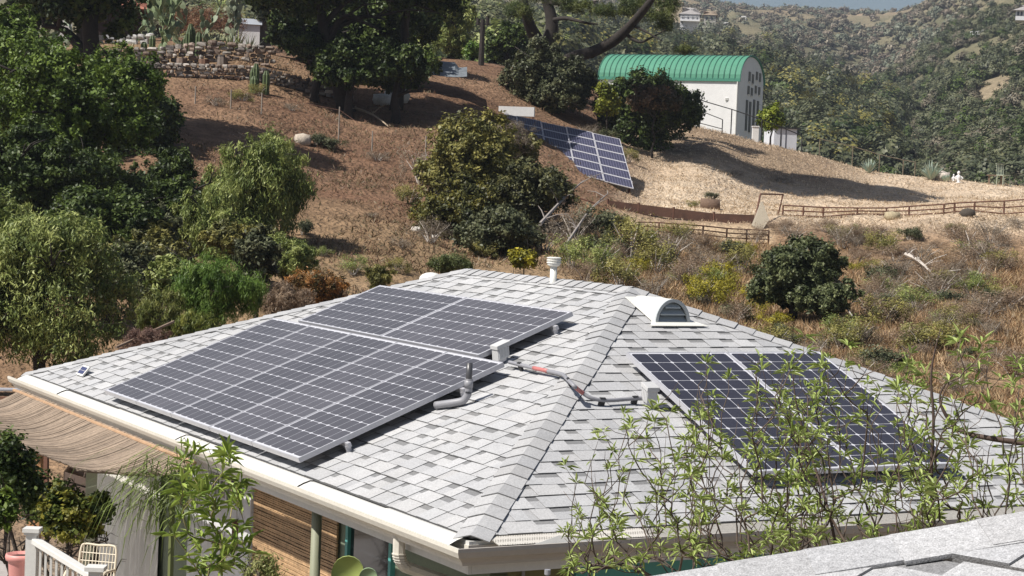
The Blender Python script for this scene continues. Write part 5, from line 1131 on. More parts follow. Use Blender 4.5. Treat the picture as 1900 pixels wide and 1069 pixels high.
def column(x, y0, y1, D, n, lab, seed):
    r = random.Random(seed); b, t = pp(x, y0, y1, D); root = thing('column_cactus', b, lab, 'cactus'); H = t[2]-b[2]
    for k in range(n):
        p = b+np.array([r.uniform(-.45, .45), r.uniform(-.3, .3), 0]) if k else b; h_ = H*(1 if k == 0 else r.uniform(.55, .95)); mb = MB(); V = []; rad = .15; m_ = 16
        for z2 in np.linspace(-.2, h_, 7):
            for i in range(m_): a = 2*math.pi*i/m_; q = rad*(1 if i % 2 else .72)*(1-.5*max(0, z2/h_-.9)/.1); V.append(p+np.array([q*math.cos(a), q*math.sin(a), z2]))
        mb.add(V, [(j*m_+i, j*m_+(i+1) % m_, (j+1)*m_+(i+1) % m_, (j+1)*m_+i) for j in range(6) for i in range(m_)]+[tuple(6*m_+i for i in range(m_))]); obj('stem', mb, M_['cact'], root)
M_['cact'] = mat('column_cactus_skin', (.075, .105, .04), .6, noise=(4, .2))
column(352, 102, 44, 85.5, 6, 'cluster of dark ribbed column cacti in the bed', 301); column(474, 158, 118, 78, 4, 'small column cactus cluster below the low stone wall', 302); column(282, 96, 66, 88, 3, 'grey column cacti at the left of the bed', 303)
def rosette(name, x, y, D, n, L, wd, tone, lab, seed, cat_='agave', up=.5):
    r = np.random.default_rng(seed); b = G(at(x, y, D)) if D else hit(x, y); d = rdir(n, r); d[:, 2] = abs(d[:, 2])*1.0+up; d /= np.linalg.norm(d, axis=1)[:, None]; mb = MB()
    for k in range(n):
        s_ = np.cross(d[k], [0, 0, 1]); s_ /= np.linalg.norm(s_); l = L*r.uniform(.7, 1.1); m1 = b+d[k]*l*.5; e = b+d[k]*l+zx*(-.18*l*(1-d[k][2])); nn_ = np.cross(s_, d[k])
        V = [b-s_*wd*.3, b+s_*wd*.3, m1+s_*wd*.5, m1-s_*wd*.5, e, b-nn_*wd*.2, m1-nn_*wd*.25]; mb.add(V, [(0, 1, 2, 3), (3, 2, 4), (1, 0, 5), (0, 3, 6, 5), (2, 1, 5, 6), (2, 6, 4), (6, 3, 4)], np.array(tone)*r.uniform(.8, 1.2))
    tag(obj(name, mb, padm, origin=b), lab, cat_)
for i, (x, y, D, n, L, t) in enumerate([(216, 96, 86, 22, .8, (.30, .30, .12)), (240, 90, 87, 16, .7, (.26, .25, .14)), (320, 96, 86, 18, .7, (.26, .28, .12)), (400, 90, 87, 24, .9, (.20, .25, .10)), (425, 92, 87, 20, .8, (.22, .27, .12)), (462, 78, 89, 22, 1.0, (.30, .34, .26)), (440, 60, 91, 24, 1.1, (.20, .22, .08)), (390, 92, 86, 14, .6, (.25, .29, .14))]):
    rosette('agave', x, y, D, n, L, .1, t, ['yellow striped agave leftmost in the cactus bed', 'bronze agave second from the left', 'small agave beside the padded cactus', 'spiky green agave right of the column cacti', 'bushy agave at the right of the bed', 'pale grey agave under the eucalyptus', 'grassy golden yucca by the white shed', 'little green agave near the wall top'][i], 310+i)
b = G(at(262, 104, 84.5)); V, Fq, C = crown(b+zx*.25, (1.1, .5, .4), 2500, .1, [(.10, .11, .015), (.2, .19, .03), (.3, .26, .05)], 320, aspect=.25, droop=-.5); tag(link('grassy_bush', raw_mesh('grassy_bush', V-b, Fq, C), M_['leaf'], loc=b), 'yellow green grassy tuft on top of the stone wall', 'plant')
for (x, y, D, lab, sd) in [(400, 30, 97, 'rust brown dead foliage behind the cacti', 330), (345, 10, 99, 'reddish bare bushes at the top of the cactus bed', 331)]:
    b = G(at(x, y+25, D)); V, Fq, C = crown(b+zx*.9, (2.2, 1, 1.3), 5000, .2, [(.10, .05, .03), (.20, .09, .05), (.24, .14, .07)], sd, aspect=.12); tag(link('dry_shrub', raw_mesh('dry_shrub', V-b, Fq, C), M_['leaf'], loc=b), lab, 'bush')
for i, (x, y, L, lab) in enumerate([(1613, 322, 1.1, 'grey green agave leftmost on the far edge of the terrace'), (1727, 336, 1.5, 'large blue grey agave on the far edge of the terrace'), (1755, 338, .6, 'small agave between the rock and the white statue')]): 
    b_ = None; rosette('agave', x, y, None, 60, L*.7, .12, (.34, .41, .33), lab, 340+i, up=.7)
# white figures, chair and table far out on the terrace
def figure(x, y, h, lab):
    b = hit(x, y); root = thing('garden_statue', b, lab, 'statue'); mb = MB()
    mb.lathe(b, [(h*.22, 0), (h*.22, h*.06), (h*.13, h*.1), (h*.17, h*.3), (h*.2, h*.5), (h*.16, h*.62), (h*.06, h*.7), (h*.12, h*.78), (h*.13, h*.86), (h*.09, h*.95), (h*.02, h)], 10); obj('body', mb, wallw, root, smooth=True)
    mb = MB(); mb.tube([b+lat*h*.17+zx*h*.55, b+lat*h*.35+zx*h*.4-dep*h*.1, b+lat*h*.2+zx*h*.3-dep*h*.15], h*.05, 6); mb.tube([b-lat*h*.17+zx*h*.55, b-lat*h*.32+zx*h*.38-dep*h*.1, b-lat*h*.2+zx*h*.3-dep*h*.15], h*.05, 6); obj('arms', mb, wallw, root)
figure(1778, 340, .62, 'small white garden statue on the terrace edge'); figure(1769, 338, .38, 'tiny white garden figure left of the statue')
def chair(b, s, m, lab, rz):
    root = thing('garden_chair', b, lab, 'chair'); a = np.array([math.cos(rz), math.sin(rz), 0]); c_ = np.array([-math.sin(rz), math.cos(rz), 0])
    for sx in (-1, 1):
        for sy in (-1, 1): mb = MB(); mb.tube([b+a*sx*.2*s+c_*sy*.2*s, b+a*sx*.19*s+c_*sy*.19*s+zx*.44*s], .018*s, 6); obj('leg', mb, m, root)
    mb = MB(); mb.frame_box(b-a*.22*s-c_*.22*s+zx*.44*s, a*.44*s, c_*.44*s, zx*.03*s); obj('seat', mb, m, root)
    mb = MB()
    for k in range(5): mb.bar(b-a*.18*s+a*.09*k*s+c_*.2*s+zx*.47*s, b-a*.18*s+a*.09*k*s+c_*.27*s+zx*.95*s, .03*s, .015*s)
    mb.bar(b-a*.22*s+c_*.27*s+zx*.95*s, b+a*.22*s+c_*.27*s+zx*.95*s, .05*s, .03*s); obj('backrest', mb, m, root)
chair(hit(1861, 346), 1.15, mat('faded_green', (.42, .46, .36), .7), 'pale garden chair at the far right edge of the terrace', .5)
b = hit(1846, 344); root = thing('garden_table', b, 'low wooden garden table beside the pale chair', 'table')
for sx in (-.3, .3):
    for sy in (-.2, .2): mb = MB(); mb.tube([b+lat*sx+dep*sy, b+lat*sx+dep*sy+zx*.45], .025, 6); obj('leg', mb, M_['wood'], root)
mb = MB(); mb.frame_box(b-lat*.4-dep*.3+zx*.45, lat*.8, dep*.6, zx*.04); obj('tabletop', mb, M_['wood'], root)

# ------------------------------------------------------------------ houses
def quick_house(name, lab, x0, x1, ytop, ybot, D, wm, rm, roofh, depth=6, wins=(), hip=True, over=.5, base=3.):
    a = at(x0, ybot, D); b = at(x1, ybot, D); la = b-a; la[2] = 0; L = np.linalg.norm(la); la /= L; de = np.array([-la[1], la[0], 0]); de = de if np.dot(de, a) > 0 else -de; H = px(D, ybot-ytop)
    root = thing(name, G(a), lab, 'house'); mb = MB(); mb.frame_box(a-zx*base, la*L, de*depth, zx*(H+base)); obj('wall', mb, wm, root)
    t = a+zx*H; R_ = [t-la*over-de*over, t+la*(L+over)-de*over, t+la*(L+over)+de*(depth+over), t-la*over+de*(depth+over)]; k = depth*.45 if hip else -over
    r0, r1 = t+la*k+de*depth/2+zx*roofh, t+la*(L-k)+de*depth/2+zx*roofh
    mb = MB(); mb.add(R_+[r0, r1], [(0, 1, 5, 4), (1, 2, 5), (2, 3, 4, 5), (3, 0, 4), (3, 2, 1, 0)]); obj('roof', mb, rm, root)
    for (fx, fz, fw_, fh_) in wins:
        mb = MB(); mb.frame_box(a+la*L*fx-de*.03+zx*H*fz, la*L*fw_, de*.025, zx*H*fh_); obj('window', mb, M_['wsm'], root)
    return root, a, la, de, L, H
tile = mat('red_clay_tile', (.36, .14, .09), .85, noise=((2, .3), (.9, .2))); tan = mat('tan_stucco', (.52, .42, .30), .9, noise=(1, .06)); greyr = mat('grey_roofing', (.30, .28, .27), .9, noise=((1, .15),)); darkw = mat('dark_brown_wall', (.035, .022, .018), .9, noise=(2, .2))
rt, a_, la_, de_, L_, H_ = quick_house('tiled_house', 'dark walled house with a red tiled roof at the top left', 170, 262, 14, 46, 97, darkw, tile, .95, 5, [(.2, .3, .12, .4), (.6, .3, .12, .4)], base=1.)
mb = MB(); q = at(200, 10, 96.3); mb.frame_box(q-lat*.35, lat*.75, dep*.3, zx*1.4); obj('chimney', mb, mat('lilac_wall', (.42, .40, .44), .8), rt)
quick_house('white_shed', 'low white shed with a grey roof right of the cactus bed', 426, 482, 44, 64, 99, wallw, mat('shed_roof', (.32, .34, .37), .6), .4, 2.5, base=1.5, hip=False, over=.1)
quick_house('white_wall', 'shaded white garden wall behind the blade cactus', 102, 134, -8, 40, 98, wallw, greyr, .2, .4, base=1., over=.02)
quick_house('tan_house', 'tan stucco house highest on the far hill', 1217, 1266, 4, 15, 560, tan, mat('tan_roof', (.42, .30, .2), .9), 1.2, 8, [(.1, .3, .1, .4), (.5, .3, .12, .4), (.8, .3, .1, .4)], base=4)
rt, a_, la_, de_, L_, H_ = quick_house('grey_roofed_house', 'grey roofed white house with a long balcony on the far hill', 1262, 1298, 26, 38, 530, mat('house_white', (.5, .5, .52), .8), greyr, 2.2, 9, [(.1, .25, .12, .5), (.35, .25, .12, .5), (.6, .25, .12, .5), (.82, .25, .1, .5)], base=5)
mb = MB()
for k in range(14): mb.bar(a_+la_*L_*k/13-de_*1.2, a_+la_*L_*k/13-de_*1.2+zx*1., .08, .08)
mb.bar(a_-de_*1.2+zx*1., a_+la_*L_-de_*1.2+zx*1., .12, .12); mb.frame_box(a_-de_*1.3-zx*.2, la_*L_, de_*1.3, zx*.2); obj('balcony', mb, wallw, rt)
quick_house('far_house', 'brown roofed house with white terrace right of the grey roofed house', 1306, 1328, 28, 40, 525, mat('far_stucco', (.45, .42, .38), .8), mat('brown_roof', (.26, .20, .14), .9), 1.4, 7, [(.15, .2, .2, .5), (.6, .2, .2, .5)], base=4)
def pergola(x0, x1, yt, yb, D, lab, m=wallw):
    g0 = hit((x0+x1)/2, yb, 430.); D = math.hypot(g0[0], g0[1]); a, b = at(x0, yt, D), at(x1, yt, D); root = thing('pergola', G(a), lab, 'pergola'); H = px(D, yb-yt)
    mb = MB(); mb.bar(a, b, .5, .45); mb.bar(a+dep*3, b+dep*3, .5, .45)
    for k in range(5): mb.bar(lerp(a, b, k/4), lerp(a, b, k/4)+dep*3.2, .2, .2)
    obj('canopy', mb, m, root)
    for p in (a, b):
        for dd in (0, 3): mb = MB(); mb.bar(p+dep*dd-zx*(H+.6), p+dep*dd, .4, .4); obj('post', mb, m, root)
pergola(1333, 1351, 42.5, 51, 500, 'white pergola below the far houses'); pergola(1374, 1384, 31, 39, 510, 'white frame pergola at the right of the far houses')
rt, *_ = quick_house('canopy_house', 'small pink house under a bright red canopy in the canyon', 1440, 1458, 131, 138, 370, mat('pink_wall', (.5, .33, .25), .8), mat('red_canopy', (.45, .03, .05), .7), .85, 3, [(.12, .1, .18, .7), (.4, .1, .18, .7), (.7, .1, .18, .7)], base=3)
rt, *_ = quick_house('gazebo_house', 'white gabled lookout house at the right edge of the mountainside', 1884, 1915, 20, 34, 330, mat('lookout_white', (.6, .6, .62), .8), greyr, 1.1, 4, [(.1, .35, .12, .5), (.3, .35, .12, .5), (.6, .35, .2, .5)], base=.3)
g0 = hit(1825, 74, 200.); a = at(1800, 69, math.hypot(g0[0], g0[1])-2); root = thing('hillside_deck', G(a), 'white timber deck with railings on the steep mountainside', 'deck')
mb = MB(); mb.frame_box(a-zx*.1, lat*5, dep*3, zx*.15); obj('platform', mb, mat('deck_grey', (.16, .14, .12), .8), root); mb = MB()
for k in range(10): mb.bar(a+lat*k*.55, a+lat*k*.55+zx*(1.3+.5*(k > 4)), .09, .09)
mb.bar(a+zx*1.2, a+lat*5+zx*1.7, .1, .1); mb.bar(a+zx*.6, a+lat*5+zx*.9, .1, .1); obj('railing', mb, wallw, root)
for k in range(3): mb = MB(); p = a+lat*(.3+2.1*k); mb.bar(p, G(p, -1), .2, .2); obj('post', mb, M_['darkbark'], root)
# the big forked pine on the crest
base = G(at(1020, 118, 98)); root = thing('pine_tree', base, 'forked old pine with a long bare limb reaching over the green roof', 'tree')
def D_(x, y, D=98): return at(x, y, D)
mb = MB()
def limb(pts, r, m=6): q = smooth_path([D_(*p) for p in pts], m); mb.tube(q, np.interp(np.linspace(0, 1, len(q)), np.linspace(0, 1, len(r)), r), 8)
limb([(1022, 125, 98), (1014, 90, 98), (1024, 55, 98), (1020, 20, 98), (1008, -10, 98)], [.42, .38, .34, .28, .2]); limb([(1018, 100, 98), (996, 72, 98), (984, 50, 97.5), (975, 20, 97), (968, -15, 97)], [.38, .34, .30, .26, .2])
limb([(1020, 128, 98.4), (1062, 106, 97), (1100, 96, 96), (1140, 75, 95), (1172, 45, 94), (1205, 5, 93), (1225, -25, 93)], [.24, .28, .30, .28, .22, .17, .12])
limb([(1022, 38, 98), (1050, 34, 97), (1085, 42, 96), (1110, 45, 96)], [.12, .10, .07, .03]); limb([(1010, 5, 98), (1060, 8, 97), (1110, 2, 96)], [.12, .09, .04])
limb([(1160, 62, 94.5), (1185, 78, 94), (1205, 72, 94), (1235, 55, 94)], [.10, .07, .05, .02]); limb([(1172, 46, 94), (1200, 60, 93.5), (1228, 76, 93)], [.08, .05, .02]); limb([(1100, 4, 96), (1120, 18, 96), (1112, 34, 96)], [.06, .04, .02])
obj('trunk', mb, M_['darkbark'], root, smooth=True)
parts = []
for i, (x, y, rx, ry, n) in enumerate([(960, 22, 30, 26, 5000), (1000, -8, 40, 22, 4000), (1065, 16, 30, 12, 2500), (1050, 4, 30, 12, 2000), (1120, 22, 30, 16, 2800), (1165, 22, 26, 12, 2200), (1180, 8, 34, 20, 3500), (1225, 32, 36, 18, 3500), (1232, 50, 22, 12, 1800), (1268, 92, 24, 9, 1200), (1240, 10, 30, 20, 3000), (1085, 10, 20, 10, 1500), (1090, -95, 90, 55, 16000), (1190, -110, 95, 55, 20000), (1290, -120, 95, 55, 20000), (1380, -140, 80, 50, 14000), (1160, -180, 110, 50, 18000), (1300, -200, 110, 50, 18000)]):  # clumps high above the limb are unseen, added to shade the slope
    Dc = 95 if y > -50 else (87 if y > -150 else 83); c = at(x, y, Dc); parts.append(crown(c, (px(Dc, rx), px(Dc, rx), px(Dc, ry)), n, .22 if y > -50 else .3, TO['pine'], 400+i, aspect=.09 if y > -50 else .5, clump=.3, hollow=.1, per=60, upbias=.2))
V, Fq, C = cat(parts); link('crown', raw_mesh('crown', V-base, Fq, C.clip(0, 1)), M_['leaf'], root)
# ------------------------------------------------------------------ bamboo mat awning along the left gutter
mb = MB(); r = random.Random(77); t = 4.75
def edge(t):
    xs = [4.75, 5.05, 5.35, 6.6, 8.3, 10.4]; return np.interp(t, xs, [-.50, -.68, -.95, -1.06, -.98, -.95]), np.interp(t, xs, [-.22, -.30, -.32, -.31, -.30, -.28])
while t < 10.3:
    wd = r.uniform(.012, .022); s1, z1 = edge(t); s0, z0 = -.205, -.13; m_ = 8; tn = np.array([1, 1, 1])*r.choice([.68, .85, .95, 1, 1.05, 1.12])*r.uniform(.9, 1.1); jz = r.gauss(0, .004); V = []
    sway = 0
    for i in range(m_+1):
        f = i/m_; s_ = s0+(s1-s0)*f; z_ = z0+(z1-z0)*f-.16*math.sin(math.pi*f)*.55+jz+.004*math.sin(f*9+t*.8); dt = .25*f*(s0-s1)+sway*f
        V += [HP(s_, t+dt, z_), HP(s_, t+wd*.9+dt, z_+.003), HP(s_, t+wd*.9+dt, z_-.008), HP(s_, t+dt, z_-.008)]
    Fs = []
    for i in range(m_): 
        for j in range(4): Fs.append((4*i+j, 4*i+(j+1) % 4, 4*i+4+(j+1) % 4, 4*i+4+j))
    mb.add(V, Fs, tn); t += wd
aw_ = obj('bamboo_awning', mb, mat('awning_slats', (.25, .19, .14), .85, attr=True, noise=((4, .25), (30, .2))), origin=HP(-.5, 7.5, -.3)); tag(aw_, 'weathered bamboo mat awning sagging from the left gutter', 'awning')
mb = MB(); mb.tube([HP(-.235, 4.6, -.15), HP(-.235, 10.5, -.15)], .02, 8); tag(obj('pole', mb, mat('awning_pole', (.38, .24, .14), .7, noise=(9, .2)), origin=HP(-.235, 7, -.15)), 'thin brown pole holding the bamboo awning against the gutter', 'pole')

# ------------------------------------------------------------------ the terrace at the lower left
def stand(x, y0, D): return at(x, y0, D)
mb = MB(); p = at(67, 839, 18.6); mb.frame_box([p[0]-.05, p[1]-.05, 0], [.11, 0, 0], [0, .1, 0], zx*p[2]); tag(obj('wood_post', mb, mat('orange_wood_post', (.50, .26, .12), .7, noise=(5, .15)), origin=(p[0], p[1], 0)), 'sunlit orange wooden post under the bamboo awning', 'post')
mb = MB(); p = at(172, 874, 18.0); mb.frame_box([p[0]-.05, p[1]-.05, 0], [.10, .02, 0], [-.02, .1, 0], zx*p[2]); tag(obj('wood_post', mb, mat('pale_green_post', (.52, .55, .40), .7, noise=(6, .1)), origin=(p[0], p[1], 0)), 'pale green square post at the lower corner of the awning', 'post')
mb = MB(); p = at(43, 828, 18.9); mb.frame_box(p-zx*.13, [.09, 0, 0], [0, .01, 0], zx*.14); tag(obj('notice', mb, M_['white'], origin=p), 'small blank white notice beside the orange post', 'sign')
p = at(118, 875, 19.6); root = thing('planter_box', p, 'pale wooden planter box tipped behind the green post', 'planter'); mb = MB(); u1 = np.array([.24, -.05, -.05]); 
mb.frame_box(p, u1, [0, .02, 0], [0, 0, -.22]); mb.frame_box(p+np.array([0, .2, .03]), u1, [0, .02, 0], [0, 0, -.22]); mb.frame_box(p, u1*.06, [0, .2, .03], [0, 0, -.22]); mb.frame_box(p+u1, u1*.06, [0, .2, .03], [0, 0, -.22]); obj('side', mb, mat('pinkish_board', (.45, .34, .28), .8, noise=(5, .15)), root)
mb = MB(); mb.frame_box(p+zx*-.1, u1, [0, .2, .02], [0, 0, .02]); obj('soil', mb, M_['darkbark'], root)
mb = MB(); mb.frame_box(np.array([p[0]+.05, p[1]+.05, 0]), [.15, 0, 0], [0, .12, 0], zx*(p[2]-.22)); obj('stand', mb, M_['wood'], root)
mb = MB(); a = at(-60, 742, 24.5); b = at(92, 746, 24.0); mb.bar(a-zx*.6, b-zx*.6, .05, 1.3); tag(obj('board_fence', mb, mat('red_brown_fence', (.14, .065, .04), .85, noise=((1, .2), (14, .2))), origin=a), 'dark red brown board fence behind the awning', 'fence')
# terrace floor (tiles)
tf = mat('terrace_tile', (.36, .33, .31), .8, noise=((1.5, .12), (20, .1)))
mb = MB(); o0 = HP(-9, 3.0, -HC[2]+.02); mb.frame_box(o0, ax*9.3, bx*9.5, zx*.03); tag(obj('terrace', mb, tf, origin=o0), 'pale tiled terrace floor at the left of the house', 'terrace', kind='structure')
# pink pot
def pot(x, yr, D, R, H, lab, m):
    p = at(x, yr, D); root = thing('flower_pot', p-zx*H, lab, 'pot'); b = p-zx*H; mb = MB()
    mb.lathe(b, [(R*.68, 0), (R*.74, H*.3), (R*.76, H*.31), (R*.78, H*.33), (R*.88, H*.8), (R*.93, H*.84), (R*1.06, H*.86), (R*1.1, H*.93), (R*1.06, H*.99), (R*.94, H), (R*.9, H*.9)], 26); obj('body', mb, m, root, smooth=True)
    mb = MB(); mb.lathe(b, [(R*.9, H*.88), (R*.88, H*.93), (.01, H*.94)], 18, c=(.6, .5, .4)); obj('soil', mb, M_['darkbark'], root); return p
pm = mat('pink_plastic', (.62, .27, .24), .5, noise=(3, .05))
pp_ = pot(40, 1027, 15.6, .115, .36, 'large dusty pink flower pot behind the white railing', pm)
# white stair railing
root = thing('stair_railing', at(63, 985, 15.6), 'white painted stair railing with thin balusters at the lower left', 'railing')
A0, A1 = at(66, 1004, 15.4), at(186, 1078, 14.6)
d_ = (A1-A0); A1x = A0+d_*1.6
mb = MB(); mb.bar(A0, A1x, .075, .045); obj('handrail', mb, M_['white'], root, bevel=.006)
for k in range(1, 20):
    q = A0+d_*k*.085; mb = MB(); mb.bar(q-zx*.03, q-zx*.95, .018, .018); obj('baluster', mb, M_['white'], root)
mb = MB(); q = A0-d_*.05/np.linalg.norm(d_); mb.bar(q+zx*.06, q-zx*1.2, .085, .085, up=(1, 0, 0)); mb.frame_box(q+np.array([-.065, -.065, .06]), [.13, 0, 0], [0, .13, 0], zx*.03); mb.frame_box(q+np.array([-.055, -.055, .04]), [.11, 0, 0], [0, .11, 0], zx*.02); obj('newel_post', mb, M_['white'], root)
p = at(178, 1058, 14.2); mb = MB(); mb.frame_box(p+np.array([-.07, -.07, 0]), [.14, 0, 0], [0, .14, 0], zx*.03); mb.frame_box(p+np.array([-.045, -.045, -1.2]), [.09, 0, 0], [0, .09, 0], zx*1.2); tag(obj('rail_post', mb, M_['white'], origin=p-zx*1.2), 'white capped post standing at the foot of the stair railing', 'post')
# wire grid chair
p = at(184, 1012, 16.6); root = thing('wire_chair', p-zx*.85, 'cream wire grid garden chair against the wall', 'chair'); cw = mat('cream_wire', (.68, .60, .46), .5, noise=(5, .05))
W_, H_ = .33, .46; u1 = np.array([.97, -.2, 0]); u1 /= np.linalg.norm(u1); back = np.array([.1, .97, 0])
def cp_(f, g): return p+u1*(f-.5)*W_-zx*(g*H_)-back*(.12*g)
mb = MB(); rim = smooth_path([cp_(0, 1), cp_(0, .4), cp_(0.02, .06), cp_(.14, -.01), cp_(.5, 0), cp_(.86, -.01), cp_(.98, .06), cp_(1, .4), cp_(1, 1)], 4); mb.tube(rim, .010, 8); obj('back_rim', mb, cw, root)
mb = MB()
for k in range(1, 11): mb.tube([cp_(k/11, .0), cp_(k/11, 1)], .0045, 5)
for k in range(1, 7): mb.tube([cp_(0, k/7), cp_(1, k/7)], .0045, 5)
obj('back_grid', mb, cw, root)
mb = MB()
for k in range(9): mb.tube([cp_(k/8, 1), cp_(k/8, 1)-back*.4], .0045, 5)
for k in range(6): mb.tube([cp_(0, 1)-back*.08*k, cp_(1, 1)-back*.08*k], .0045, 5)
obj('seat', mb, cw, root)
for f in (0, 1):
    mb = MB(); mb.tube(smooth_path([cp_(f, .42), cp_(f, .38)-back*.15, cp_(f, .42)-back*.36, cp_(f, 1)-back*.38, cp_(f, 1)-back*.4-zx*.4], 4), .013, 8); obj('arm', mb, cw, root)
    mb = MB(); mb.tube([cp_(f, 1), cp_(f, 1)-zx*.4], .012, 8); obj('leg', mb, cw, root)
# shrubs on the terrace
def shrub(name, lab, x, y, D, rx, ry, n, leaf, tone, seed, rz=None, **kw):
    c = at(x, y, D); R = np.array([px(D, rx), px(D, rz or rx), px(D, ry)]); b = np.array([c[0], c[1], 0.05]); root = thing(name, b, lab, 'shrub')
    V, Fq, C = crown(c, R, n, leaf, TO[tone] if isinstance(tone, str) else tone, seed, **kw); link('foliage', raw_mesh('foliage', V-b, Fq, C.clip(0, 1)), M_['leaf'], root)
    mb = MB(); limbs(mb, b, c, .035, seed, R*.8, nb=7, lean=.2); obj('stems', mb, M_['bark'], root, smooth=True)
shrub('hedge_shrub', 'dark leafy shrub filling the left edge below the awning', 20, 890, 17.6, 62, 95, 9000, .05, 'oak', 501, clump=.2, per=60)
shrub('hedge_shrub', 'dark shrub in the shade between the post and the box', 95, 935, 18.2, 60, 60, 6000, .05, 'oak', 502, clump=.2, per=60)
shrub('jade_bush', 'yellowish green jade bush above the white railing', 125, 965, 17.0, 62, 62, 7000, .045, [(.03, .05, .01), (.09, .11, .015), (.22, .20, .03)], 503, clump=.16, per=45, aspect=.75)
shrub('hedge_shrub', 'deep green bush right of the jade bush beside the curtain', 180, 950, 17.6, 34, 46, 3000, .05, 'oak', 504, clump=.2, per=50)
shrub('hedge_shrub', 'trailing vine leaves above the pink pot', 12, 960, 16.4, 22, 50, 1500, .06, 'fresh', 505, clump=.25, per=40)
# ------------------------------------------------------------------ twiggy plants in the foreground
def long_leaves(mb_parts, tip, d, n, L, W_, r, tones, spread=.9, droop=.3):
    for k in range(n):
        v = np.array(d)*.55+np.array([r.gauss(0, spread), r.gauss(0, spread), r.gauss(0, spread*.6)]); v /= np.linalg.norm(v); s_ = np.cross(v, (0, 0, 1)); s_ /= np.linalg.norm(s_)+1e-9; u_ = np.cross(s_, v)
        l = L*r.uniform(.55, 1.15); w_ = W_*r.uniform(.8, 1.2); b = tip+v*.006; m1 = b+v*l*.38+u_*.06*l; m2 = b+v*l*.72-zx*droop*l*.10; e = b+v*l-zx*droop*l*.42
        t = r.random(); c = np.array(tones[0])*(1-t)+np.array(tones[1])*t
        mb_parts.append(([b, m1-s_*w_*.5+u_*w_*.18, m2-s_*w_*.4+u_*w_*.15, e], c)); mb_parts.append(([b, e, m2+s_*w_*.4+u_*w_*.15, m1+s_*w_*.5+u_*w_*.18], c))
def twiggy(name, lab, cat_, base, stem, tips, bare, leaf, tones, seed, rmin=.0015, rk=.00082, bark=(.085, .06, .045), nl=(9, 14), spread=.9, droop=.3, twig=3, wob=.06):
    r = random.Random(seed); base = np.array(base, float); nodes = [base]; par = [-1]; 
    for q in stem: nodes.append(np.array(q, float)); par.append(len(nodes)-2)
    first = len(nodes)-1
    tips = sorted(tips, key=lambda q: np.linalg.norm(q-nodes[first])); ends = []
    for q in tips:
        A = np.array(nodes[1:]); dd = np.linalg.norm((A-q)*[1.8, 1.2, 1], axis=1)+np.clip(A[:, 2]-q[2]+.05, 0, None)*3+.25*np.linalg.norm(A[:, :2]-nodes[first][:2], axis=1)*0; k = int(np.argmin(dd))+1
        p0 = nodes[k]; L = np.linalg.norm(q-p0); m = max(2, int(L/.12)); last = k; side = np.array([r.gauss(0, 1), r.gauss(0, 1), -.6])*wob*L
        for i in range(1, m+1):
            f = i/m; nodes.append(p0+(q-p0)*f+side*math.sin(f*math.pi)+np.array([r.gauss(0, .004), r.gauss(0, .004), r.gauss(0, .004)])); par.append(last); last = len(nodes)-1
        ends.append(last)
    n = len(nodes); w_ = np.zeros(n)
    for e in ends: w_[e] += 1
    for i in range(n-1, 0, -1): w_[par[i]] += w_[i]
    rad = rmin+rk*np.sqrt(np.maximum(w_-1, 0)); kids = {}
    for i in range(1, n): kids.setdefault(par[i], []).append(i)
    root = thing(name, base, lab, cat_); mb = MB()
    starts = [(0, c) for c in kids.get(0, [])]
    while starts:
        a, b = starts.pop(); path = [a, b]
        while b in kids:
            ch = sorted(kids[b], key=lambda i: -w_[i]); 
            for c in ch[1:]: starts.append((b, c))
            b = ch[0]; path.append(b)
        P = np.array([nodes[i] for i in path]); R = np.array([min(rad[i], rad[path[1]]) for i in path]); R[-1] *= .6
        mb.tube(P, R, 5, c=np.array([1, 1, 1])*r.uniform(.6, 1.5))
    obj('branches', mb, mat(name+'_bark', bark, .85, attr=True, noise=(20, .3)), root, smooth=True)
    parts = []
    for e in ends:
        if r.random() < bare: continue
        d = nodes[e]-nodes[par[e]]; d /= np.linalg.norm(d)+1e-9
        long_leaves(parts, nodes[e], d, r.randint(*nl), leaf[0]*r.uniform(.7, 1.2), leaf[1], r, tones, spread, droop)
        for j in range(twig):
            q = nodes[par[par[e]]] if par[e] > 0 and par[par[e]] > 0 else nodes[e]
            long_leaves(parts, lerp(q, nodes[e], r.random()), d, 2, leaf[0]*.8, leaf[1]*.9, r, tones, spread, droop)
    V = np.array([v for v, c in parts]).reshape(-1, 3)-base; C = np.repeat(np.array([c for v, c in parts]), 4, 0)
    link('leaves', raw_mesh('leaves', V, np.arange(len(V)).reshape(-1, 4), C), M_['leaf'], root); return root
rt_ = random.Random(91)
def tips_in(x0, x1, top, bot, D0_, D1_, n, bias=1.0):
    out = []
    while len(out) < n:
        x = rt_.uniform(x0, x1); yt = np.interp(x, *top); y = yt+(bot-yt)*rt_.random()**bias
        out.append(at(x, y, rt_.uniform(D0_, D1_)))
    return out
topc = ([1040, 1090, 1130, 1200, 1270, 1330, 1400, 1470, 1560, 1640, 1700, 1760, 1900, 1960], [860, 800, 760, 715, 690, 655, 640, 605, 625, 640, 620, 600, 620, 650])
lt = [(.19, .26, .05), (.42, .49, .17)]
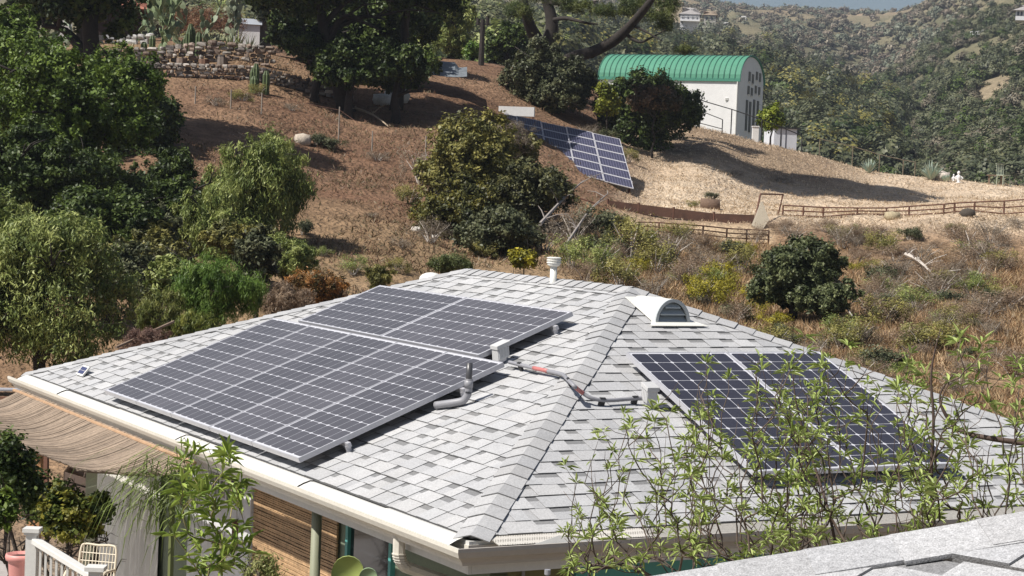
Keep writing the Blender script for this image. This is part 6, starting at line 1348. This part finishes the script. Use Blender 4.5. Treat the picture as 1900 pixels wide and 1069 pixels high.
for i, (bx_, x0, x1, n, D_a, lab) in enumerate([(1270, 1045, 1330, 110, 9.6, 'leafy twiggy shrub in front of the eave right of the front corner'), (1440, 1270, 1540, 135, 9.2, 'leafy shrub reaching over the lower left of the right roof panels'), (1610, 1450, 1720, 135, 9.0, 'leafy shrub before the lower edge of the right roof panels'), (1800, 1660, 1960, 150, 8.6, 'leafy shrub with thick bare stems at the right edge')]):
    b = at(bx_, 1069, D_a); base = np.array([b[0], b[1], 0.]); tp = tips_in(x0, x1, topc, 1060, D_a-.8, D_a+1.1, int(n*2.2), .68)
    st = [np.array([b[0]-.05, b[1]+.1, 1.2]), np.array([b[0]+.08, b[1], 2.2]), np.array([b[0], b[1], b[2]-.25])]
    twiggy('leafy_shrub', lab, 'shrub', base, st, tp, .50, (.066, .0115), lt, 600+i, nl=(7, 11), twig=1, wob=.07, spread=.8)
    # bare grey twigs of the same plant are its own children
b = at(1905, 822, 8.9); rb_ = col.objects.get('leafy_shrub.003') or root
mb = MB()
def br(pts, r_): q = smooth_path([at(*p) for p in pts], 5); mb.tube(q, np.interp(np.linspace(0, 1, len(q)), np.linspace(0, 1, len(r_)), r_), 7)
br([(1740, 1069, 8.8), (1728, 900, 8.8), (1732, 780, 8.8), (1728, 690, 8.8), (1745, 610, 8.8)], [.011, .009, .007, .005, .002])
br([(1960, 830, 8.7), (1900, 822, 8.8), (1830, 812, 8.8), (1780, 798, 8.9), (1752, 765, 8.9), (1745, 730, 8.9), (1772, 690, 8.9)], [.015, .013, .012, .010, .008, .005, .002])
br([(1560, 1069, 9.0), (1540, 960, 9.0), (1510, 860, 9.1), (1480, 760, 9.1), (1470, 690, 9.1)], [.008, .007, .006, .004, .002])
obj('stem', mb, mat('stem_bark', (.075, .05, .04), .85, noise=(20, .3)), rb_, smooth=True)
# bamboo like plant before the door
b = at(375, 1069, 10.4); tp = tips_in(325, 462, ([320, 345, 380, 420, 465], [870, 815, 835, 830, 890]), 1060, 10.0, 10.8, 62)
twiggy('broadleaf_shrub', 'bright green broad leaved shrub in front of the door', 'shrub', (b[0], b[1], 0), [(b[0], b[1], 1.2), (b[0]+.03, b[1], 2.4)], tp, .12, (.125, .021), [(.12, .19, .025), (.32, .40, .08)], 610, nl=(3, 5), twig=3, spread=.7, droop=.3, bark=(.20, .17, .07))
# fine drooping grass like plant
r = random.Random(88); base = at(318, 1040, 12.5); base[2] = 0; root = thing('papyrus', base, 'fine drooping grass plant hanging before the curtain', 'plant'); parts = []; mb = MB()
c0_ = at(322, 885, 12.5); mb.tube(smooth_path([base, base+zx*1.2, c0_-zx*.3, c0_], 5), [.02]*16, 6); obj('stem', mb, mat('green_stem', (.13, .15, .05), .7), root)
for k in range(270):
    a = r.uniform(0, 6.28); l = r.uniform(.15, .5); o_ = c0_+np.array([r.gauss(0, .1), r.gauss(0, .08), r.gauss(0, .12)-.05]); h = np.array([math.cos(a)-.45, math.sin(a)*.6, 0]); p1 = o_+h*l*.4+zx*l*.12; p2 = o_+h*l*.75-zx*l*.15; p3 = o_+h*l*.9-zx*l*.6; s_ = np.array([-math.sin(a), math.cos(a), 0])*.0035
    c = np.array([.13, .17, .04])*r.uniform(.5, 1.6); parts += [([o_-s_, p1-s_, p1+s_, o_+s_], c), ([p1-s_, p2-s_, p2+s_, p1+s_], c), ([p2-s_, p3, p3, p2+s_], c)]
V = np.array([v for v, c in parts]).reshape(-1, 3)-base; link('blades', raw_mesh('blades', V, np.arange(len(V)).reshape(-1, 4), np.repeat(np.array([c for v, c in parts]), 4, 0)), M_['leaf'], root)
# low plants by the blind, cactus pads, hose, pipe
b = at(500, 1075, 14.5); shrub('wispy_bush', 'wispy low bush below the bamboo blind', 480, 1060, 14.4, 42, 30, 1500, .035, [(.10, .12, .03), (.2, .22, .07), (.3, .3, .12)], 620, aspect=.3, per=40, clump=.3)
for (x, y, D, sz, tn, lab) in [(645, 1078, 11.5, .16, (.30, .36, .10), 'large yellow green cactus pad below the teal window'), (683, 1080, 11.4, .09, (.26, .36, .20), 'small blue green cactus pad beside the large one')]:
    c = at(x, y, D); mb = MB(); V = []; m_ = 20
    for sg in (-1, 1):
        for k in range(m_): a = 2*math.pi*k/m_; V.append(c+np.array([math.cos(a)*sz*.62*(1+.15*math.sin(a)), sg*.012, math.sin(a)*sz*.85+sz*.1]))
    V += [c+np.array([0, .03, .02]), c-np.array([0, .03, -.02])]; Fs = [(i, (i+1) % m_, m_+(i+1) % m_, m_+i) for i in range(m_)]+[(m_+i, 2*m_, m_+(i+1) % m_) for i in range(m_)]+[((i+1) % m_, 2*m_+1, i) for i in range(m_)]
    root = thing('cactus', (c[0], c[1], 0), lab, 'cactus'); mb.add(V, Fs, tn); obj('pad', mb, padm, root, smooth=True); mb = MB(); mb.tube([(c[0], c[1], 0), c-zx*sz*.6], .05, 8, c=tn); obj('stalk', mb, padm, root)
c = at(1078, 1062, 12.0); mb = MB(); mb.tube([c+np.array([math.cos(a)*.055, 0, math.sin(a)*.06]) for a in np.linspace(0, 2*math.pi, 30)], .011, 8, cap=False); mb.tube([c-zx*.05, np.array([c[0], c[1], 0])], .011, 8); tag(obj('hose', mb, M_['dark'], origin=(c[0], c[1], 0)), 'black hose loop hung below the right eave', 'hose')
c = at(1016, 1060, 11.8); mb = MB(); mb.tube([np.array([c[0], c[1], 0]), c-zx*.02], .011, 8); mb.tube([c-zx*.02, c+zx*.01], .02, 10); tag(obj('standpipe', mb, M_['greypipe'], origin=(c[0], c[1], 0)), 'thin capped pipe standing below the right gutter', 'pipe')

# ------------------------------------------------------------------ the near roof at the lower right
al = math.radians(17.2); u_ = np.array([math.cos(math.radians(-45)), math.sin(math.radians(-45)), 0]); vp_ = np.array([math.cos(math.radians(45)), math.sin(math.radians(45)), 0])
up_ = vp_*math.cos(al)+zx*math.sin(al); nn_ = -vp_*math.sin(al)+zx*math.cos(al)
p1 = at(1560, 1027, 3.15)                       # a point on the hip
def NP(u, v, h=0): return p1+u_*u+up_*v+nn_*h
mbn = shingle_face(lambda u, v, h: NP(u-2.0, v-2.0*1/math.cos(al), h), 4.0, lambda v: v*math.cos(al), lambda v: 4.6, 21)
near_ = thing('near_roof', p1-zx*.3, 'close pale shingle roof corner with ridge caps at the lower right', 'roof')
nsh = mat('near_shingle', (1.04, 1.04, 1.05), .9, attr=True, noise=((330, .42), (90, .22), (4, .08)), bump=(330, .5, .004))
obj('shingles', mbn, nsh, near_)
hipd = u_*1.0+vp_*1.0+zx*math.tan(al); hipd /= np.linalg.norm(hipd)
n2 = -u_*0+0; vp2 = -u_; up2 = vp2*math.cos(al)*1+zx*0; nb = u_*0
nO = -(-u_)*0+np.array([0, 0, 1.])*math.cos(al)-(-u_)*0
upO = u_*math.cos(al)+zx*math.sin(al); nO = -u_*math.sin(al)+zx*math.cos(al)     # the face beyond the hip
mbp = MB(); mbp.add([p1-hipd*2.2, p1+hipd*2.2, p1+hipd*2.2+vp_*2.5, p1-hipd*2.2+vp_*4-zx*.0], [(0, 1, 2, 3)], (.35, .345, .34)); obj('far_slope', mbp, M_['shingle'], near_)
s1 = perp(nn_, hipd); s1 = s1 if s1[1] < 0 else -s1; s2 = perp(nO, hipd); s2 = s2 if s2[1] > 0 else -s2
obj('hip_cap', caps(p1-hipd*1.6, p1+hipd*1.6, nn_, nO, s1, s2, 22, half=.095, step=.142, hb_=.014), nsh, near_)
mbp = MB(); q = p1+nn_*-.06; mbp.frame_box(np.array([q[0]-2.5, q[1]-3.2, q[2]-1.9]), [5, 0, 0], [0, 2.9, 0], [0, 0, .4]); 
# ------------------------------------------------------------------ the air
mb = MB(); mb.frame_box([-900, -45, -60], [1900, 0, 0], [0, 1620, 0], [0, 0, 420])
hz = bpy.data.materials.new('haze'); hz.use_nodes = True; hn = hz.node_tree; hn.nodes.clear()
ho = hn.nodes.new('ShaderNodeOutputMaterial'); pv_ = hn.nodes.new('ShaderNodeVolumePrincipled'); pv_.inputs['Density'].default_value = .00024; pv_.inputs['Color'].default_value = (.78, .85, 1, 1); pv_.inputs['Anisotropy'].default_value = .2
hn.links.new(pv_.outputs[0], ho.inputs['Volume'])
tag(obj('haze', mb, hz), 'thin bluish haze over the canyon', kind='stuff')
